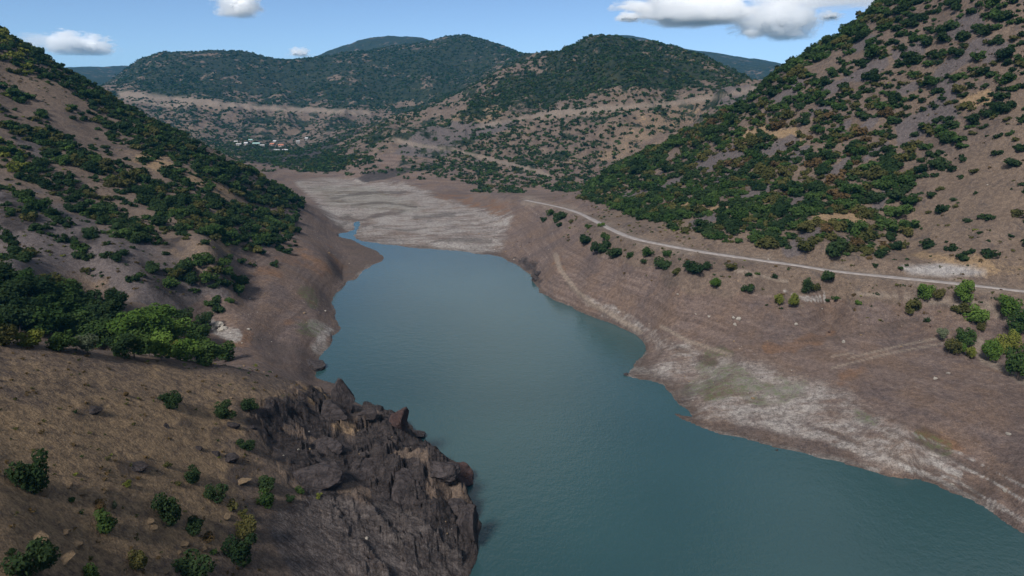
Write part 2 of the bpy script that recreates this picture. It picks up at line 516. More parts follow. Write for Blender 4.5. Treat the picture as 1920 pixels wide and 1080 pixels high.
def stroke(pts, width, rmin=0, rmax=1e5, soft=.6, wobble=.5):
    ok = front & (RR > rmin) & (RR < rmax)
    xs = [p[0] for p in pts]; ys = [p[1] for p in pts]
    pad = width * 3
    ok &= (U > min(xs) - pad) & (U < max(xs) + pad) & (VV > min(ys) - pad) & (VV < max(ys) + pad)
    out = np.zeros(Z.shape)
    d, _ = seg_dist(U[ok], VV[ok], pts)
    out[ok] = 1 - smooth(width * .5 * (1 - soft), width * .5 * (1 + soft), d + WOB[ok] * width * wobble)
    return out


mx = np.maximum
# zone outlines shared with the vegetation
RIGHT_HILL = [(1085, 372), (1110, 335), (1200, 290), (1300, 243), (1400, 192), (1470, 112), (1550, 75), (1640, 12), (1690, -25), (1720, -80), (2000, -340), (2100, 200), (1920, 190), (1850, 232), (1790, 292), (1715, 345), (1695, 480), (1600, 485), (1500, 478), (1400, 462), (1300, 440), (1200, 412), (1140, 385)]
RIGHT_SPARSE = [(1715, 345), (1790, 292), (1850, 232), (1920, 190), (2050, 180), (2050, 540), (1850, 520), (1690, 480)]
GAPS = [([(1462, 188), (1502, 157)], 12), ([(1540, 173), (1600, 143), (1657, 117)], 14), ([(1598, 92), (1634, 72)], 12), ([(1680, 104), (1725, 92)], 12), ([(1765, 136), (1842, 90)], 18), ([(1765, 145), (1775, 165)], 24),
        ([(1805, 190), (1850, 178)], 12), ([(1697, 250), (1735, 225), (1775, 207)], 24), ([(1432, 252), (1490, 250)], 16), ([(1398, 256), (1412, 250)], 14), ([(1310, 312), (1350, 300), (1384, 288)], 16), ([(1435, 285), (1484, 262)], 13),
        ([(1555, 333), (1592, 298)], 12), ([(1478, 302), (1512, 280)], 9), ([(1480, 474), (1505, 450), (1536, 428)], 18), ([(1465, 396), (1512, 373)], 14), ([(1530, 408), (1570, 410), (1616, 413)], 11), ([(1278, 387), (1320, 391), (1366, 393)], 9),
        ([(1350, 338), (1400, 312)], 8), ([(1600, 250), (1640, 228)], 9), ([(1560, 250), (1590, 232)], 8), ([(1620, 300), (1660, 270)], 9), ([(1240, 352), (1290, 330)], 8), ([(1520, 215), (1550, 200)], 8), ([(1690, 170), (1720, 160)], 8),
        ([(1790, 60), (1830, 30)], 18), ([(1850, 110), (1885, 95)], 16), ([(1390, 372), (1440, 352)], 8), ([(1300, 420), (1340, 404)], 8), ([(1170, 372), (1220, 362)], 8), ([(1640, 400), (1660, 360)], 10), ([(1555, 470), (1610, 440)], 8)]
GAP_TAN = {6, 8, 9, 16, 17}
BAND_SKY = [(-30, 40), (0, 58), (60, 93), (120, 126), (185, 160), (150, 172), (70, 140), (0, 112), (-30, 100)]
BAND_UP = [(150, 176), (190, 168), (240, 186), (330, 245), (400, 287), (460, 318), (520, 348), (572, 378), (560, 400), (480, 385), (415, 345), (350, 318), (290, 285), (215, 250), (170, 215)]
BAND_OLIVE = [(-10, 232), (60, 240), (110, 258), (190, 300), (250, 318), (310, 345), (410, 378), (500, 398), (556, 412), (548, 440), (510, 470), (470, 486), (425, 462), (350, 425), (270, 392), (210, 352), (150, 315), (90, 300), (80, 268), (20, 255)]
BAND_LOW = [(-10, 268), (20, 280), (90, 312), (150, 350), (210, 385), (270, 425), (290, 445), (262, 470), (215, 440), (160, 405), (95, 360), (40, 330), (-10, 305)]
BAND_GULLY = [(335, 492), (380, 480), (430, 498), (445, 545), (430, 588), (395, 582), (350, 540), (325, 525)]
LEFT_HILL = [(-30, 30), (60, 93), (190, 160), (330, 245), (520, 348), (575, 380), (560, 470), (430, 560), (440, 600), (380, 570), (200, 520), (0, 510), (-30, 500)]
FAR_HILL = [(200, 185), (225, 120), (290, 60), (470, 50), (600, 55), (720, 40), (860, 10), (930, 30), (1025, 90), (1015, 108), (960, 150), (900, 190), (800, 212), (640, 205), (420, 192), (240, 175)]
MID_TOP = [(870, 215), (950, 150), (1000, 100), (1090, 50), (1200, 40), (1340, 85), (1420, 140), (1400, 155), (1330, 172), (1210, 165), (1130, 175), (1080, 190), (1000, 205)]
MID_LOW = [(670, 330), (760, 262), (870, 215), (1000, 205), (1130, 175), (1330, 172), (1420, 165), (1400, 190), (1290, 250), (1150, 318), (1090, 365), (1000, 352), (880, 345), (780, 320)]
VALLEY = [(215, 178), (420, 195), (640, 208), (800, 212), (870, 215), (760, 262), (660, 330), (560, 322), (470, 300), (400, 285), (320, 245)]

draw = (1 - smooth(15.5, 20.5, Z + WOB * 4 - 5 * smooth(260, 400, RR))) * (RR < 1000) * (1 - spur_w)
draw = mx(draw, area([(430, 470), (560, 405), (620, 410), (720, 480), (600, 700), (520, 690), (430, 620), (440, 540)], 14, 150, 520))
pale = mx(area([(560, 345), (660, 338), (760, 345), (850, 385), (960, 405), (935, 470), (900, 476), (740, 462), (680, 452), (620, 410), (590, 375)], 12, 300, 900, 10), 0)
pale_sh = 0
for pts, wd in (([(1225, 632), (1262, 655), (1300, 672)], 26), ([(1180, 702), (1230, 692), (1290, 690)], 14), ([(1250, 655), (1235, 680)], 22), ([(1290, 715), (1340, 750), (1400, 765), (1470, 770), (1530, 785), (1600, 800)], 26),
                ([(1380, 790), (1430, 792), (1480, 800), (1540, 812), (1600, 836)], 16), ([(1560, 782), (1640, 820), (1720, 850), (1800, 890)], 10), ([(1100, 560), (1150, 585), (1200, 620), (1240, 640)], 16),
                ([(1500, 850), (1600, 868), (1650, 884)], 10), ([(1560, 830), (1660, 860), (1760, 900), (1860, 955)], 8), ([(1640, 812), (1720, 838), (1800, 870)], 7), ([(640, 560), (655, 545), (690, 500)], 10),
                ([(590, 610), (610, 625), (600, 650)], 22), ([(1470, 545), (1510, 560), (1560, 560)], 5), ([(400, 612), (420, 622), (440, 628)], 16)):
    pale_sh = mx(pale_sh, stroke(pts, wd, 90, 520, .8, .7))
for pts, wd in (([(1480, 800), (1640, 838), (1800, 905), (1920, 978)], 5), ([(1620, 800), (1740, 842), (1860, 902), (1930, 945)], 4), ([(1680, 800), (1800, 850), (1925, 915)], 3), ([(1215, 655), (1180, 700)], 7), ([(1130, 590), (1180, 615), (1215, 640)], 5), ([(1300, 800), (1400, 822), (1500, 845)], 6)):
    pale_sh = mx(pale_sh, .8 * stroke(pts, wd, 90, 300, .9, .9))
brown_band = 0
for pts, wd in (([(1300, 788), (1400, 806), (1500, 826), (1600, 858)], 14), ([(1530, 800), (1650, 846), (1760, 890)], 9), ([(1660, 806), (1760, 846), (1900, 915)], 6), ([(1060, 530), (1100, 566), (1150, 600), (1196, 634)], 5), ([(1500, 640), (1600, 628), (1720, 600)], 5), ([(1570, 742), (1640, 775), (1760, 815)], 6), ([(1270, 655), (1340, 680)], 10), ([(1240, 665), (1215, 690)], 12)):
    brown_band = mx(brown_band, .8 * stroke(pts, wd, 90, 340, .9, .7))
flats = area([(1240, 640), (1330, 660), (1450, 690), (1560, 720), (1680, 800), (1800, 880), (1700, 880), (1450, 820), (1300, 790), (1230, 715), (1190, 700)], 25, 90, 400)
pale_sh = mx(pale_sh, .58 * flats)
pad = area([(1690, 500), (1760, 495), (1830, 500), (1850, 512), (1790, 517), (1710, 514)], 5, 100, 400, 4)
scree = 0
tan = area([(1700, 480), (1830, 470), (1900, 500), (1920, 525), (1840, 520), (1760, 490)], 14, 100, 420) * .7
for i, (pts, wd) in enumerate(GAPS):
    s = stroke(pts, wd * 1.8, 180, 560)
    if i in GAP_TAN: tan = mx(tan, s)
    else: scree = mx(scree, s)
for pts in (BAND_LOW,): pass
tan = mx(tan, .7 * area([(280, 285), (350, 320), (420, 345), (480, 390), (400, 365), (310, 330), (240, 300)], 14, 250, 600))
tan = mx(tan, .8 * stroke([(395, 440), (430, 470), (455, 487), (470, 495)], 16, 180, 420))
tan = mx(tan, .5 * area([(-10, 640), (430, 690), (560, 720), (640, 760), (420, 800), (-10, 790)], 45, 0, 200, 40))
tan = mx(tan, .62 * area([(-100, 700), (480, 720), (480, 900), (420, 1100), (-100, 1150)], 60, 0, 200, 60))
tan = mx(tan, .9 * stroke([(575, 735), (600, 745), (615, 755)], 22, 80, 200))
tan = mx(tan, .6 * stroke([(620, 790), (680, 810), (720, 820)], 18, 60, 200))
tan = mx(tan, .42 * area([(1000, 340), (1080, 300), (1160, 240), (1250, 200), (1330, 190), (1280, 240), (1180, 300), (1090, 350)], 25, 550, 1200, 30))
tan = mx(tan, .5 * area([(820, 235), (880, 205), (930, 190), (960, 200), (900, 235), (850, 250)], 8, 600, 1500, 14))
scree = mx(scree, .9 * area([(700, 300), (770, 250), (850, 235), (960, 235), (930, 250), (860, 265), (820, 300), (740, 320)], 12, 640, 1200, 20))
scree = mx(scree, area([(1340, 162), (1410, 158), (1425, 168), (1380, 205), (1340, 185)], 8, 600, 1300, 8))
scree = mx(scree, .8 * area([(-50, 340), (120, 370), (260, 440), (400, 520), (470, 600), (420, 640), (200, 540), (-50, 500)], 40, 170, 420, 50))
rock_l = area([(0, 372), (70, 380), (90, 430), (30, 450), (0, 440)], 20, 200, 450, 40)
for q_ in ([(150, 420), (220, 470), (200, 490), (140, 450)], [(250, 470), (300, 500), (330, 560), (280, 540)], [(330, 560), (400, 600), (410, 640), (350, 600)], [(20, 240), (60, 250), (70, 275), (30, 265)], [(300, 440), (330, 450), (320, 470), (290, 460)]):
    rock_l = mx(rock_l, area(q_, 14, 180, 480, 26))
scree = mx(scree, .8 * stroke([(40, 262), (75, 280), (80, 290)], 30, 250, 480))
scree = mx(scree, stroke([(700, 140), (725, 152)], 14, 1500, 2300)); scree = mx(scree, stroke([(850, 80), (880, 110), (900, 130)], 12, 1500, 2300))
road_c = 0
for pts, wd in (([(225, 175), (260, 180), (330, 186), (420, 196), (480, 202)], 9), ([(480, 202), (560, 205), (640, 209), (690, 212)], 7), ([(740, 262), (790, 274), (850, 280), (900, 295), (960, 308), (1010, 322), (1040, 336)], 6),
                ([(900, 238), (960, 225), (1040, 212), (1100, 207), (1250, 195), (1330, 185), (1420, 166)], 9), ([(250, 186), (300, 196), (360, 200)], 4), ([(1010, 322), (1025, 335), (1000, 350)], 4)):
    road_c = mx(road_c, .7 * stroke(pts, wd * 1.3, 650, 2300, .8, .5))
road_c = mx(road_c, .55 * stroke([(p_[0], p_[1]) for p_ in ROAD], 13, 150, 600, .9, .9))
for pts, wd in (([(1380, 507), (1430, 517), (1475, 528)], 5), ([(1600, 550), (1680, 556), (1760, 566), (1830, 572)], 5), ([(1845, 575), (1870, 588), (1900, 603)], 9), ([(1838, 640), (1830, 655), (1845, 675), (1880, 690), (1920, 715)], 10),
                ([(1042, 478), (1050, 505), (1080, 545), (1110, 570), (1150, 592), (1200, 622)], 7), ([(1240, 612), (1290, 640), (1370, 665)], 5), ([(1560, 668), (1600, 662)], 3), ([(1590, 672), (1680, 650), (1780, 630)], 3), ([(1560, 690), (1660, 664), (1790, 640)], 3)):
    road_c = mx(road_c, .85 * stroke(pts, wd * 1.3, 90, 420, .5, .25))
chan = 0
for pts, wd in (([(672, 415), (690, 408), (730, 402), (760, 396)], 7), ([(780, 408), (820, 404), (850, 402)], 8), ([(815, 452), (860, 449), (920, 452)], 6), ([(700, 425), (760, 432), (800, 428)], 4), ([(640, 425), (655, 410), (668, 412)], 16), ([(730, 461), (760, 463), (820, 466)], 5), ([(660, 385), (720, 380), (780, 388)], 4), ([(620, 372), (680, 362), (760, 360)], 4)):
    chan = mx(chan, stroke(pts, wd, 280, 900, .8, .8))
rock = cliff * smooth(-.35, .25, wob + .25) 
for c in ((170, 768, 40), (255, 875, 50), (470, 880, 50), (420, 800, 26), (480, 790, 30), (330, 800, 30), (160, 900, 0)):
    if c[2]: rock = mx(rock, .5 * stroke([(c[0] - c[2] * .5, c[1] + 6), (c[0] + c[2] * .5, c[1] - 6)], c[2] * .7, 0, 180, .9, .9))
rock = mx(rock, .6 * area([(668, 335), (690, 322), (760, 312), (775, 320), (740, 332), (690, 345)], 5, 600, 1000, 6))
rock = mx(rock, .62 * rock_l)
rock = mx(rock, .45 * area([(440, 640), (500, 600), (570, 640), (610, 660), (590, 700), (520, 690)], 25, 140, 260, 30))
rock = mx(rock, .6 * area([(960, 480), (1010, 490), (1020, 540), (1000, 530)], 8, 200, 400))
rock = mx(rock, .8 * area([(420, 275), (470, 270), (560, 285), (600, 280), (640, 255), (700, 245), (620, 275), (560, 320), (480, 310)], 10, 850, 1350, 14))
green = 0
for pts, wd in (([(1325, 662), (1350, 658), (1370, 662)], 10), ([(1320, 735), (1370, 700), (1440, 730), (1480, 740)], 40), ([(1560, 745), (1640, 790)], 14), ([(1720, 815), (1770, 838)], 20), ([(570, 612), (590, 620)], 24), ([(565, 545), (580, 550), (588, 575)], 12), ([(1420, 745), (1450, 735)], 14)):
    green = mx(green, stroke(pts, wd, 90, 300, .9, 1.2))
green = mx(green, .45 * area([(560, 345), (700, 345), (760, 370), (820, 400), (700, 400), (620, 385)], 12, 380, 900, 16))
orange = 0
for pts, wd in (([(1572, 735), (1580, 705), (1625, 688)], 18), ([(1440, 655), (1520, 640), (1560, 625)], 12), ([(1570, 745), (1640, 780), (1740, 815), (1820, 850)], 12), ([(830, 375), (880, 380), (950, 392)], 16), ([(500, 500), (560, 480), (620, 500)], 30), ([(540, 600), (580, 590)], 20),
                ([(430, 640), (470, 632)], 14), ([(1045, 490), (1055, 515)], 12), ([(460, 130), (490, 132)], 8)):
    orange = mx(orange, .62 * stroke(pts, wd * 1.3, 90, 2300, 1.0, 1.3))
wet = (1 - smooth(.2, 1.4, Z + wob * .5)) * (sd > 0) * (RR < 600) * (1 - .7 * pale)
wet = mx(mx(wet, chan), brown_band)
pale_sh = pale_sh * (1 - .8 * brown_band)
scrub = .86 * area(FAR_HILL, 20, 1200, 2600, 40)
scrub = mx(scrub, .85 * area(MID_TOP, 20, 600, 1900, 36)); scrub = mx(scrub, .35 * area(MID_LOW, 20, 550, 1400, 30)); scrub = mx(scrub, .5 * area(VALLEY, 20, 800, 1800, 30))
scrub = mx(scrub, np.where(RR > 2300, .95, 0)); scrub = mx(scrub, area([(560, 322), (600, 295), (680, 290), (700, 300), (640, 322)], 10, 800, 1300) * .9)
scrub = np.clip(scrub, 0, 1)
scrub = mx(scrub, np.where(~front, .5, 0))

me = None
nA, nL = GA.shape
idx = np.arange(nA * nL).reshape(nA, nL)
i0 = idx; i1 = np.roll(idx, -1, 0)
faces = np.stack([i0[:, :-1], i0[:, 1:], i1[:, 1:], i1[:, :-1]], -1).reshape(-1, 4)
verts = np.stack([PX_, PY_, Z], 1)
faces = faces[:, ::-1]
me = make_mesh('ground', verts, faces)


def put_attr(me, name, chans):
    a = me.attributes.new(name, 'FLOAT_COLOR', 'POINT')
    arr = np.stack([np.broadcast_to(np.asarray(c, float), Z.shape) for c in chans], 1).astype(np.float32)
    a.data.foreach_set('color', np.clip(arr, 0, 1).ravel())


put_attr(me, 'cover_a', (draw, mx(pale, pale_sh), scree, tan))
put_attr(me, 'cover_b', (rock, green, orange, scrub))
streak = area([(500, 960), (600, 925), (700, 940), (860, 1000), (890, 1090), (560, 1100), (520, 1020)], 22, 0, 200)
s0, s1 = hit(600, 945), hit(800, 1050)
STREAK_ANG = math.atan2(s1[1] - s0[1], s1[0] - s0[0])
put_attr(me, 'cover_c', (road_c, pad, wet, streak))


# ------------------------------------------------------------------ materials
class NT:
    def __init__(s, name):
        s.m = bpy.data.materials.new(name); s.m.use_nodes = True
        s.n, s.l = s.m.node_tree.nodes, s.m.node_tree.links
        s.n.clear()
        s.out = s.n.new('ShaderNodeOutputMaterial')

    def val(s, sock, v):
        if isinstance(v, (int, float)):
            sock.default_value = v
        elif isinstance(v, tuple):
            sock.default_value = v if len(v) == len(sock.default_value) else tuple(v) + (1,)
        else:
            s.l.new(v, sock)

    def node(s, t, **kw):
        n = s.n.new(t)
        for k, v in kw.items(): setattr(n, k, v)
        return n

    def noise(s, vec, scale, detail=6, rough=.55, dist=0):
        n = s.node('ShaderNodeTexNoise')
        s.val(n.inputs['Vector'], vec); n.inputs['Scale'].default_value = scale; n.inputs['Detail'].default_value = detail
        n.inputs['Roughness'].default_value = rough; n.inputs['Distortion'].default_value = dist
        return n.outputs['Fac']

    def math(s, op, a, b=0.0, c=0.0, clamp=False):
        n = s.node('ShaderNodeMath', operation=op, use_clamp=clamp)
        s.val(n.inputs[0], a); s.val(n.inputs[1], b); s.val(n.inputs[2], c)
        return n.outputs[0]

    def ramp(s, x, a, b, lo=0.0, hi=1.0):
        n = s.node('ShaderNodeMapRange', interpolation_type='SMOOTHSTEP')
        s.val(n.inputs['Value'], x); s.val(n.inputs['From Min'], a); s.val(n.inputs['From Max'], b)
        s.val(n.inputs['To Min'], lo); s.val(n.inputs['To Max'], hi)
        return n.outputs[0]

    def mix(s, f, a, b, mode='MIX'):
        n = s.node('ShaderNodeMixRGB', blend_type=mode)
        s.val(n.inputs['Fac'], f); s.val(n.inputs['Color1'], a); s.val(n.inputs['Color2'], b)
        return n.outputs[0]

    def scaled(s, vec, sx, sy, sz, rz=0):
        n = s.node('ShaderNodeMapping')
        s.val(n.inputs['Vector'], vec); n.inputs['Scale'].default_value = (sx, sy, sz); n.inputs['Rotation'].default_value = (0, 0, rz)
        return n.outputs[0]

    def principled(s, colr, rough=.9, spec=.3, normal=None):
        p = s.node('ShaderNodeBsdfPrincipled')
        s.val(p.inputs['Base Color'], colr); s.val(p.inputs['Roughness'], rough)
        p.inputs['Specular IOR Level'].default_value = spec
        if normal is not None: s.l.new(normal, p.inputs['Normal'])
        s.l.new(p.outputs[0], s.out.inputs['Surface'])
        return p

    def bump(s, h, strength, dist):
        b = s.node('ShaderNodeBump'); b.inputs['Strength'].default_value = strength; b.inputs['Distance'].default_value = dist
        s.l.new(h, b.inputs['Height'])
        return b.outputs[0]


def grey(c): return c + (1,)


def ground_material():
    t = NT('hillside_soil')
    pos = t.node('ShaderNodeNewGeometry').outputs['Position']
    ats = []
    for nm in ('cover_a', 'cover_b', 'cover_c'):
        a = t.node('ShaderNodeAttribute', attribute_name=nm)
        sp = t.node('ShaderNodeSeparateColor'); t.l.new(a.outputs['Color'], sp.inputs[0])
        ats.append((sp.outputs[0], sp.outputs[1], sp.outputs[2], a.outputs['Alpha']))
    (DRAW, PALE, SCREE, TAN), (ROCK, GREEN, ORANGE, SCRUB), (ROADC, PAD, WET, SPUR) = ats
    nL = t.noise(pos, .012, 8, .6)         # ~80 m
    nM = t.noise(pos, .09, 8, .62)         # ~10 m
    nF = t.noise(pos, .8, 6, .65)          # ~1 m
    nFF = t.noise(pos, 3.2, 4, .7)
    sepz = t.node('ShaderNodeSeparateXYZ'); t.l.new(pos, sepz.inputs[0])
    c = t.mix(t.ramp(nM, .35, .65), (.155, .118, .098, 1), (.23, .175, .14, 1))
    c = t.mix(t.ramp(nL, .45, .62, 0, .7), c, (.24, .18, .135, 1))
    c = t.mix(t.ramp(t.noise(pos, .14, 8, .75, .6), .52, .66, 0, .75), c, (.11, .094, .092, 1))
    # dry tan grass in patches
    tanm = t.math('ADD', TAN, t.ramp(nM, .56, .7, 0, .35))
    c = t.mix(t.ramp(t.math('ADD', tanm, t.math('MULTIPLY', t.math('SUBTRACT', nF, .5), .8)), .25, .75), c, (.36, .255, .155, 1))
    # scree
    c = t.mix(t.ramp(t.math('ADD', SCREE, t.math('MULTIPLY', t.math('SUBTRACT', nF, .5), .5)), .3, .7, 0, .85), c, t.mix(nFF, (.105, .092, .097, 1), (.20, .175, .178, 1)))
    # drawdown belt with old water lines
    zz = t.math('ADD', t.math('MULTIPLY', sepz.outputs[2], 1.1), t.math('MULTIPLY', nM, 1.6))
    wv = t.noise(t.scaled(pos, .01, .01, 1.0), 1.1, 5, .7)
    lines = t.ramp(wv, .36, .64)
    dcol = t.mix(lines, (.165, .122, .105, 1), (.245, .186, .162, 1))
    dcol = t.mix(t.ramp(nM, .42, .62, 0, .65), dcol, (.225, .155, .115, 1))
    dcol = t.mix(t.ramp(t.noise(pos, .05, 7, .7, .5), .48, .62, 0, .6), dcol, (.13, .105, .105, 1))
    dcol = t.mix(t.ramp(t.noise(pos, .5, 6, .75), .56, .68, 0, .5), dcol, (.33, .27, .24, 1))
    c = t.mix(t.ramp(t.math('ADD', DRAW, t.math('MULTIPLY', t.math('SUBTRACT', nF, .5), .3)), .3, .7), c, dcol)
    c = t.mix(t.ramp(t.math('ADD', ORANGE, t.math('MULTIPLY', t.math('SUBTRACT', nM, .5), .8)), .3, .9, 0, .8), c, (.27, .145, .075, 1))
    # pale crusted mud in thin streaks
    st = t.noise(t.scaled(pos, .045, .16, .3), 1.0, 8, .68, .6)
    st2 = t.noise(t.scaled(pos, .12, .5, .3), 1.0, 6, .7, .4)
    stm = t.math('ADD', t.math('MULTIPLY', st, .6), t.math('MULTIPLY', st2, .4))
    brk = t.noise(pos, .035, 7, .7, .8)
    stm = t.math('ADD', t.math('MULTIPLY', stm, .62), t.math('MULTIPLY', brk, .38))
    pm = t.math('MULTIPLY', t.ramp(PALE, .05, .75), t.ramp(stm, .42, .56, .10, 1.0))
    pm = t.math('MULTIPLY', pm, t.ramp(nF, .3, .6, .6, 1))
    c = t.mix(pm, c, t.mix(nF, (.33, .31, .295, 1), (.54, .51, .48, 1)))
    c = t.mix(t.math('MULTIPLY', t.ramp(GREEN, .1, .9), t.ramp(nF, .42, .62, .1, .75)), c, (.095, .13, .05, 1))
    # rock
    rkn = t.noise(t.scaled(pos, .3, .3, .9, .6), 1.0, 8, .7, 1.0)
    rcol = t.mix(t.ramp(rkn, .3, .7), (.03, .026, .028, 1), (.115, .097, .095, 1))
    c = t.mix(t.ramp(t.math('ADD', ROCK, t.math('MULTIPLY', t.math('SUBTRACT', nF, .5), .7)), .3, .65), c, rcol)
    sk = t.noise(t.scaled(t.scaled(pos, 1, 1, 1, -STREAK_ANG), .22, .9, .6), 1.0, 8, .72, 1.2)
    scol = t.mix(t.ramp(sk, .36, .66), (.06, .05, .05, 1), (.20, .175, .168, 1))
    c = t.mix(t.ramp(t.math('ADD', SPUR, t.math('MULTIPLY', t.math('SUBTRACT', nF, .5), .4)), .3, .7, 0, .9), c, scol)
    # far scrub growing as a mat
    scn = t.math('ADD', t.math('MULTIPLY', t.noise(pos, .035, 8, .72), .65), t.math('MULTIPLY', t.noise(pos, .009, 5, .6), .35))
    sm = t.ramp(t.math('ADD', SCRUB, t.math('MULTIPLY', t.math('SUBTRACT', scn, .5), 4.6)), .50, .66)
    sm = t.math('MULTIPLY', sm, t.math('GREATER_THAN', SCRUB, .02))
    c = t.mix(sm, c, t.mix(t.ramp(t.math('ADD', t.math('MULTIPLY', nM, .5), t.math('MULTIPLY', t.noise(pos, .16, 5, .7), .5)), .38, .62), (.010, .022, .016, 1), (.052, .062, .030, 1)))
    c = t.mix(ROADC, c, (.34, .28, .23, 1))
    c = t.mix(t.math('MULTIPLY', PAD, t.ramp(nM, .3, .5, .5, 1)), c, (.42, .40, .39, 1))
    c = t.mix(t.math('MULTIPLY', WET, .6), c, (.10, .08, .07, 1))
    c = t.mix(1.0, c, (.575, .56, .555, 1), 'MULTIPLY')
    # tufts, pebbles
    c = t.mix(1.0, c, t.mix(t.ramp(nFF, .3, .7), (.72, .72, .72, 1), (1.22, 1.22, 1.22, 1)), 'MULTIPLY')
    c = t.mix(1.0, c, t.mix(t.ramp(nF, .32, .68), (.74, .74, .75, 1), (1.2, 1.2, 1.18, 1)), 'MULTIPLY')
    hgt = t.math('ADD', t.math('MULTIPLY', nF, .7), t.math('MULTIPLY', nFF, .3))
    hgt = t.math('ADD', hgt, t.math('MULTIPLY', t.math('MULTIPLY', rkn, ROCK), 1.8))
    b = t.bump(hgt, .8, .9)
    t.principled(c, .95, .15, b)
    return t.m


link('ground', me, ground_material())['kind'] = 'structure'


def water_material():
    t = NT('lake_water')
    pos = t.node('ShaderNodeNewGeometry').outputs['Position']
    h = t.math('ADD', t.math('MULTIPLY', t.noise(pos, .35, 4, .6), .6), t.math('MULTIPLY', t.noise(t.scaled(pos, 1.6, 1.0, 1), 1.0, 3, .6), .4))
    b = t.bump(h, .5, .3)
    n = t.noise(pos, .006, 3, .5)
    c = t.mix(t.ramp(n, .35, .65), (.018, .045, .050, 1), (.028, .064, .068, 1))
    p = t.principled(c, .07, .5, b)
    p.inputs['IOR'].default_value = 1.33
    return t.m


# water: a sheet that reaches a little under the shore everywhere
xs = np.linspace(-460, 330, 60); ys = np.linspace(-420, 640, 80)
gx, gy = np.meshgrid(xs, ys, indexing='ij')
wi = np.arange(gx.size).reshape(gx.shape)
wf = np.stack([wi[:-1, :-1], wi[1:, :-1], wi[1:, 1:], wi[:-1, 1:]], -1).reshape(-1, 4)
wme = make_mesh('water', np.stack([gx.ravel(), gy.ravel(), np.zeros(gx.size)], 1), wf)
link('water', wme, water_material())['kind'] = 'structure'


# road ribbon on its bench
def road_material():
    t = NT('dirt_road')
    pos = t.node('ShaderNodeNewGeometry').outputs['Position']
    n = t.noise(pos, .5, 6, .65)
    c = t.mix(t.ramp(n, .3, .7), (.17, .15, .145, 1), (.27, .242, .228, 1))
    t.principled(c, .95, .15, t.bump(n, .3, .1))
    return t.m


rp = []
for k in range(len(road_xy) - 1):
    p0 = np.array(road_xy[max(k - 1, 0)]); p1 = np.array(road_xy[k]); p2 = np.array(road_xy[k + 1]); p3 = np.array(road_xy[min(k + 2, len(road_xy) - 1)])
    for t_ in np.linspace(0, 1, 10, endpoint=False):
        rp.append(.5 * ((2 * p1) + (-p0 + p2) * t_ + (2 * p0 - 5 * p1 + 4 * p2 - p3) * t_ ** 2 + (-p0 + 3 * p1 - 3 * p2 + p3) * t_ ** 3))
rp = np.array(rp)
tg = np.gradient(rp[:, :2], axis=0); tg /= np.linalg.norm(tg, axis=1)[:, None] + 1e-9
nr = np.stack([-tg[:, 1], tg[:, 0]], 1)
offs = np.array([-1.6, -1.45, -.5, .5, 1.45, 1.6]); dz = np.array([-.3, .03, .05, .05, .03, -.3])
wj = 1 + .45 * fbm(np.arange(len(rp)) * .23, np.zeros(len(rp)) + .5, 4, 12)
rv = np.stack([np.stack([rp[:, 0] + nr[:, 0] * o * wj, rp[:, 1] + nr[:, 1] * o * wj, rp[:, 2] + d], 1) for o, d in zip(offs, dz)], 1)
ri_ = np.arange(len(rp) * 6).reshape(len(rp), 6)
rf = np.stack([ri_[:-1, :-1], ri_[:-1, 1:], ri_[1:, 1:], ri_[1:, :-1]], -1).reshape(-1, 4)
link('road', make_mesh('road', rv.reshape(-1, 3), rf), road_material())['kind'] = 'structure'


# ------------------------------------------------------------------ leaves
def leaf_material(name, a, b, obj_random=True):
    t = NT(name)
    oi = t.node('ShaderNodeObjectInfo')
    pos = t.node('ShaderNodeNewGeometry').outputs['Position']
    n = t.noise(pos, .55, 3, .6)
    geo = t.node('ShaderNodeNewGeometry')
    rnd = geo.outputs['Random Per Island']
    f = t.math('ADD', t.math('MULTIPLY', n, .5), t.math('MULTIPLY', rnd, .35))
    f = t.math('ADD', f, t.math('MULTIPLY', oi.outputs['Random'] if obj_random else t.noise(pos, .06, 2, .5), .35))
    c = t.mix(t.ramp(f, .3, .95), a, b)
    d = t.node('ShaderNodeBsdfDiffuse'); t.val(d.inputs['Color'], c); d.inputs['Roughness'].default_value = .6
    tr = t.node('ShaderNodeBsdfTranslucent'); t.val(tr.inputs['Color'], t.mix(.5, c, (.09, .13, .02, 1)))
    mx_ = t.node('ShaderNodeMixShader'); mx_.inputs[0].default_value = .22
    t.l.new(d.outputs[0], mx_.inputs[1]); t.l.new(tr.outputs[0], mx_.inputs[2])
    t.l.new(mx_.outputs[0], t.out.inputs['Surface'])
    return t.m


def bark_material():
    t = NT('bark')
    pos = t.node('ShaderNodeNewGeometry').outputs['Position']
    n = t.noise(t.scaled(pos, 3, 3, .6), 1.0, 5, .6)
    t.principled(t.mix(n, (.06, .045, .035, 1), (.16, .125, .10, 1)), .95, .1)
    return t.m


LM = {
    'dark': leaf_material('dark_leaves', (.014, .028, .013, 1), (.038, .060, .024, 1)),
    'mid': leaf_material('green_leaves', (.022, .045, .014, 1), (.060, .095, .028, 1)),
    'bright': leaf_material('light_green_leaves', (.045, .085, .018, 1), (.105, .165, .035, 1)),
    'yellow': leaf_material('yellow_green_leaves', (.085, .105, .022, 1), (.20, .20, .045, 1)),
    'olive': leaf_material('olive_leaves', (.045, .050, .018, 1), (.105, .095, .035, 1)),
    'brown': leaf_material('brown_leaves', (.06, .042, .022, 1), (.13, .085, .04, 1)),
    'grey': leaf_material('grey_green_leaves', (.06, .075, .045, 1), (.13, .15, .09, 1)),
}
BARK = bark_material()


